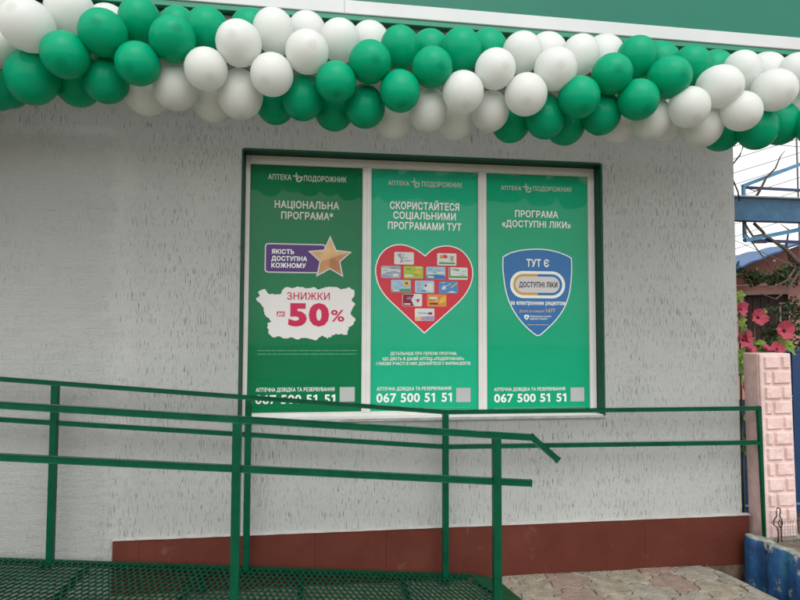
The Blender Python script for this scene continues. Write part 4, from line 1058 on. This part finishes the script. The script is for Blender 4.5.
# roof: blue pan tiles, gable verge rising to the right
rf = None
def rooftop():
    bm = bmesh.new(); n, m_ = 60, 14; g = []
    e_ = 1.6; L0, L1 = Vector((7.083, 5.739, 2.595)), Vector((7.849, 5.001, 3.02)); U0, U1 = Vector((7.864, 6.792, 2.997)), Vector((8.379, 5.602, 3.151))
    dl, du = L1-L0, U1-U0; L0, L1 = L0-dl*.8, L1+dl*.9; U0, U1 = U0-du*.9, U1+du*.9
    for i in range(n+1):
        r_ = []
        for j in range(m_+1):
            u, v = i/n, j/m_; q = L0.lerp(L1, u).lerp(U0.lerp(U1, u), v)
            q.z += .022*abs(math.sin(u*n*.55)) - .03*((v*7) % 1)*.5
            r_.append(bm.verts.new(q))
        g.append(r_)
    for i in range(n):
        for j in range(m_): bm.faces.new((g[i][j], g[i+1][j], g[i+1][j+1], g[i][j+1]))
    o = bm_obj('roof', bm, M['rooftile'], hs_o)
    md = o.modifiers.new('s', 'SOLIDIFY'); md.thickness = .03; md.offset = -1
    return o
rooftop()
boxo('round_lamp', M['sill'], hs_o, 7.63, 7.68, 5.32, 5.36, 2.765, 2.815, .016)  # small grey-white round lamp by the eave, not lit

# ---------------------------------------------------------------- plants
def leaf_quad(bm, c, d, n, L, w):
    d = d.normalized(); s = d.cross(n)
    if s.length < 1e-4: return
    s.normalize(); n2 = s.cross(d)
    a = bm.verts.new(c); t = bm.verts.new(c+d*L - n2*L*.15)
    l = bm.verts.new(c+d*L*.45+s*w+n2*L*.08); r_ = bm.verts.new(c+d*L*.45-s*w+n2*L*.08); m_ = bm.verts.new(c+d*L*.5)
    bm.faces.new((a, r_, m_)); bm.faces.new((a, m_, l)); bm.faces.new((r_, t, m_)); bm.faces.new((m_, t, l))
def rv(r): return Vector((r.gauss(0, 1), r.gauss(0, 1), r.gauss(0, 1))).normalized()
def foliage(name, parent, blobs, N, L, mats, seed):
    r = random.Random(seed); bm = bmesh.new()
    for k in range(N):
        c, rad = r.choice(blobs); c = Vector(c); u = rv(r)*(r.random()**.45)
        p = c + Vector((u.x*rad[0], u.y*rad[1], u.z*rad[2]))
        if noise.noise(p*5.5) < -.18: continue
        f0 = len(bm.faces); leaf_quad(bm, p, rv(r)+Vector((0, 0, -.2)), rv(r), L*r.uniform(.6, 1.3), L*.32)
        bm.faces.ensure_lookup_table(); mi = r.choices(range(len(mats)), [m_[1] for m_ in mats])[0]
        for f in bm.faces[f0:]: f.material_index = mi
    o = bm_obj(name, bm, None, parent); o.data.materials.clear()
    for m_, _ in mats: o.data.materials.append(m_)
    return o
bu = tag(empty('bush', (4.75, 1.75, -.15)), 'loose dark green and reddish bush behind the pink pillar', 'bush')
foliage('crown', bu, [((4.72, 1.75, 1.68), (.22, .2, .22)), ((4.92, 1.8, 1.5), (.28, .22, .3)), ((4.6, 1.7, 1.36), (.18, .18, .2)), ((4.95, 1.75, 1.86), (.14, .14, .1)), ((4.8, 1.75, 1.0), (.25, .2, .4))], 2300, .05,
        [(M['leafdark'], 6), (M['leaf'], 3), (M['leafbrown'], 2)], 4)
for k in range(6):
    a = rr.uniform(-.25, .25); tubeo('stem', M['bark'], bu, [(4.75+a*.2, 1.75, -.15), (4.76+a*.6, 1.75+a*.2, .7), (4.78+a, 1.76, 1.5+rr.uniform(0, .3))], [.012, .009, .003], 6)
vn = tag(empty('vine', (7.6, 4.9, 2.6)), 'leafy vine trailing along the eave of the terracotta house', 'vine')
vb = []
for k in range(16):
    t = k/15; q = hw(.75+1.9*t, 2.56+.12*math.sin(t*9)+.10*t, .45+.1*math.sin(k)); vb.append(((q.x, q.y, q.z), (.16, .14, .10+.06*(k % 3 == 0))))
vb += [((hw(2.0, 2.5, .5))[:], (.22, .16, .18)), ((hw(2.3, 2.62, .5))[:], (.25, .2, .22)), ((hw(2.7, 2.7, .5))[:], (.25, .2, .3))]
foliage('crown', vn, vb, 1900, .085, [(M['leafdark'], 5), (M['leaf'], 4), (M['leafbrown'], 2), (M['leaflight'], 1)], 8)
tubeo('stem', M['bark'], vn, [hw(.7, 2.5, .4), hw(1.1, 2.42, .45), hw(1.3, 2.6, .45), hw(1.7, 2.52, .45), hw(2.1, 2.58, .45), hw(2.9, 2.5, .45)], .012, 6)
tubeo('stem', M['bark'], vn, [hw(.8, 2.45, .46), hw(.9, 2.30, .46), hw(1.02, 2.36, .46), hw(1.1, 2.5, .46)], .012, 6)
# bare woody climber hanging from the beam and frame
bv = tag(empty('bare_climber', (3.9, .8, 2.3)), 'leafless brown climber twisting under and over the blue beam', 'climber')
BR = [([(3.68, .78, 2.70), (3.74, .76, 2.80), (3.80, .75, 2.92), (3.88, .74, 3.00), (3.92, .73, 3.10), (3.97, .73, 3.16)], [.012, .011, .009, .007, .005, .002]),
      ([(3.76, .76, 2.83), (3.70, .76, 2.80), (3.62, .77, 2.83)], [.007, .005, .002]),
      ([(3.60, .80, 2.57), (3.66, .80, 2.47), (3.70, .80, 2.415), (3.78, .80, 2.43), (3.86, .80, 2.40), (3.955, .82, 2.355), (4.04, .83, 2.31), (4.143, .85, 2.225), (4.3, .9, 2.16), (4.5, .95, 2.1)], [.007, .009, .010, .011, .013, .015, .018, .022, .028, .035]),
      ([(3.60, .79, 2.55), (3.62, .80, 2.45), (3.70, .81, 2.36), (3.85, .83, 2.37)], [.006, .006, .007, .008]),
      ([(3.72, .81, 2.53), (3.82, .83, 2.46), (3.88, .84, 2.38)], [.014, .013, .012]),
      ([(3.70, .81, 2.36), (3.78, .81, 2.26), (3.92, .82, 2.12), (4.02, .82, 2.06)], [.006, .005, .004, .002]),
      ([(4.12, .89, 2.22), (4.10, .9, 2.36), (4.13, .9, 2.50), (4.05, .9, 2.55)], [.01, .009, .007, .003]),
      ([(4.2, .9, 2.18), (4.1, .9, 2.05), (3.95, .9, 1.98), (3.8, .9, 1.99)], [.012, .009, .006, .003]),
      ([(4.25, .92, 2.15), (4.12, .92, 1.97), (4.0, .92, 1.88), (3.85, .92, 1.93)], [.01, .008, .006, .003]),
      ([(4.5, .95, 2.1), (4.55, .96, 1.2), (4.5, .97, -.15)], [.035, .035, .04])]
for pts, rads in BR: tubeo('branch', M['bark'], bv, pts, rads, 7)

# hollyhocks with big crimson flowers
def petal_mesh():
    bm = bmesh.new(); n, m_ = 7, 8; g = []
    for i in range(n+1):
        r_ = []
        for j in range(m_+1):
            v = i/n; u = (j/m_-.5)*2
            w = 1.12*math.sin(math.pi*min(1, (v*.80+.05)))**.8
            z = .50*v**1.4 + .14*math.sin(u*6+v*4)*v - .06*u*u + .05*u
            r_.append(bm.verts.new((u*w*.62, v*(1-.20*u*u+.03*math.cos(u*9)), z)))
        g.append(r_)
    for i in range(n):
        for j in range(m_): bm.faces.new((g[i][j], g[i][j+1], g[i+1][j+1], g[i+1][j]))
    me = bpy.data.meshes.new('petal')
    for f in bm.faces: f.smooth = True
    bm.to_mesh(me); bm.free(); me.materials.append(M['petal']); return me
PET = petal_mesh()
def eye_mesh():
    bm = bmesh.new(); bmesh.ops.create_icosphere(bm, subdivisions=2, radius=1)
    for v in bm.verts: v.co = Vector((v.co.x*.17, v.co.y*.17, v.co.z*.2+.10))
    me = bpy.data.meshes.new('flower'); bm.to_mesh(me); bm.free(); me.materials.append(M['pistil']); return me
EYE = eye_mesh()
def lobed_leaf(m):
    bm = bmesh.new(); c = bm.verts.new((0, 0, 0)); n = 15; ring = []
    for k in range(n):
        a = R(-150 + 300*k/(n-1)); r = 1*(.72+.28*abs(math.cos(a*2.5))); ring.append(bm.verts.new((r*math.sin(a), r*math.cos(a), .18*math.sin(k*1.9)*.6 - .1)))
    for a, b in zip(ring, ring[1:]): bm.faces.new((c, b, a))
    me = bpy.data.meshes.new('leaf'); bm.to_mesh(me); bm.free(); me.materials.append(m); return me
LEAFS = [lobed_leaf(M['leaflight']), lobed_leaf(M['leaf'])]
def place(name, me, parent, loc, facing, s, spin=0):
    o = bpy.data.objects.new(name, me); COL.objects.link(o); o.parent = parent
    q = Vector(facing).to_track_quat('Z', 'Y') @ Matrix.Rotation(spin, 3, 'Z').to_quaternion()
    o.rotation_mode = 'QUATERNION'; o.rotation_quaternion = q; o.location = Vector(loc)-parent.location; o.scale = (s, s, s); return o
def hollyhock(label, base, topz, bend, flowers, leaves, seed):
    r = random.Random(seed); h = tag(empty('hollyhock', base), label, 'flower', 'hollyhocks behind the pillar')
    b = Vector(base)
    tubeo('stem', M['stem'], h, [b, b+Vector((bend*.4, 0, (topz-b.z)*.5)), (b.x+bend, b.y, topz)], [.012, .009, .005], 7)
    for (x, y, z, s, fx, fz) in flowers:
        f = place('flower', EYE, h, (x, y, z), (fx, -1, fz), s*.78, r.random()*6)
        for k in range(5):
            p_ = bpy.data.objects.new('petal', PET); COL.objects.link(p_); p_.parent = f; p_.rotation_euler = (0, 0, 2*math.pi*k/5+r.uniform(-.12, .12)); p_.scale = (1.05, 1.0, 1+r.uniform(-.3, .5))
    leaves = list(leaves)
    for k in range(16):
        t = r.uniform(.35, 1); zz = b.z+(topz-b.z)*t
        leaves.append((b.x+bend*t+r.uniform(-.07, .07), b.y+r.uniform(-.01, .06), zz, r.uniform(.025, .045)))
    for k, (x, y, z, s) in enumerate(leaves):
        place('leaf', LEAFS[k % 3 == 2], h, (x, y, z), (r.uniform(-.7, .7), -1, r.uniform(-.3, .9)), s, r.random()*6)
hollyhock('crimson hollyhock spike nearest the grey wall corner', (3.22, .36, -.15), 1.86, .0,
          [(3.205, .33, 1.765, .075, .35, .1), (3.215, .33, 1.53, .085, .3, .2), (3.262, .34, 1.555, .07, .6, .1), (3.235, .32, 1.17, .075, .2, .3), (3.245, .30, 1.05, .065, .1, .5), (3.29, .34, 1.452, .06, .2, .9)],
          [(3.215, .34, 1.87, .045), (3.23, .33, 1.66, .045), (3.24, .33, 1.60, .05), (3.225, .33, 1.42, .06), (3.25, .33, 1.36, .05), (3.215, .34, 1.30, .055), (3.25, .32, .93, .05), (3.26, .33, .78, .06), (3.23, .33, .70, .05), (3.27, .34, 1.41, .04)], 1)
hollyhock('hollyhock with one open crimson flower before the dark window', (3.40, .42, -.15), 1.74, -.01,
          [(3.39, .38, 1.705, .088, -.1, .1), (3.44, .36, 1.46, .05, .1, .9)],
          [(3.455, .39, 1.735, .045), (3.42, .39, 1.49, .045), (3.43, .4, 1.44, .05)], 2)
hollyhock('hollyhock with a large crimson flower above the pillar top', (3.62, .40, -.15), 1.66, .0,
          [(3.595, .36, 1.60, .098, -.15, .15), (3.53, .36, 1.455, .07, -.1, .8)],
          [(3.60, .37, 1.50, .06), (3.64, .38, 1.49, .055), (3.56, .37, 1.49, .05), (3.69, .39, 1.45, .05)], 3)

S.render.engine = 'CYCLES'
S.cycles.use_denoising = True
S.cycles.max_bounces = 6
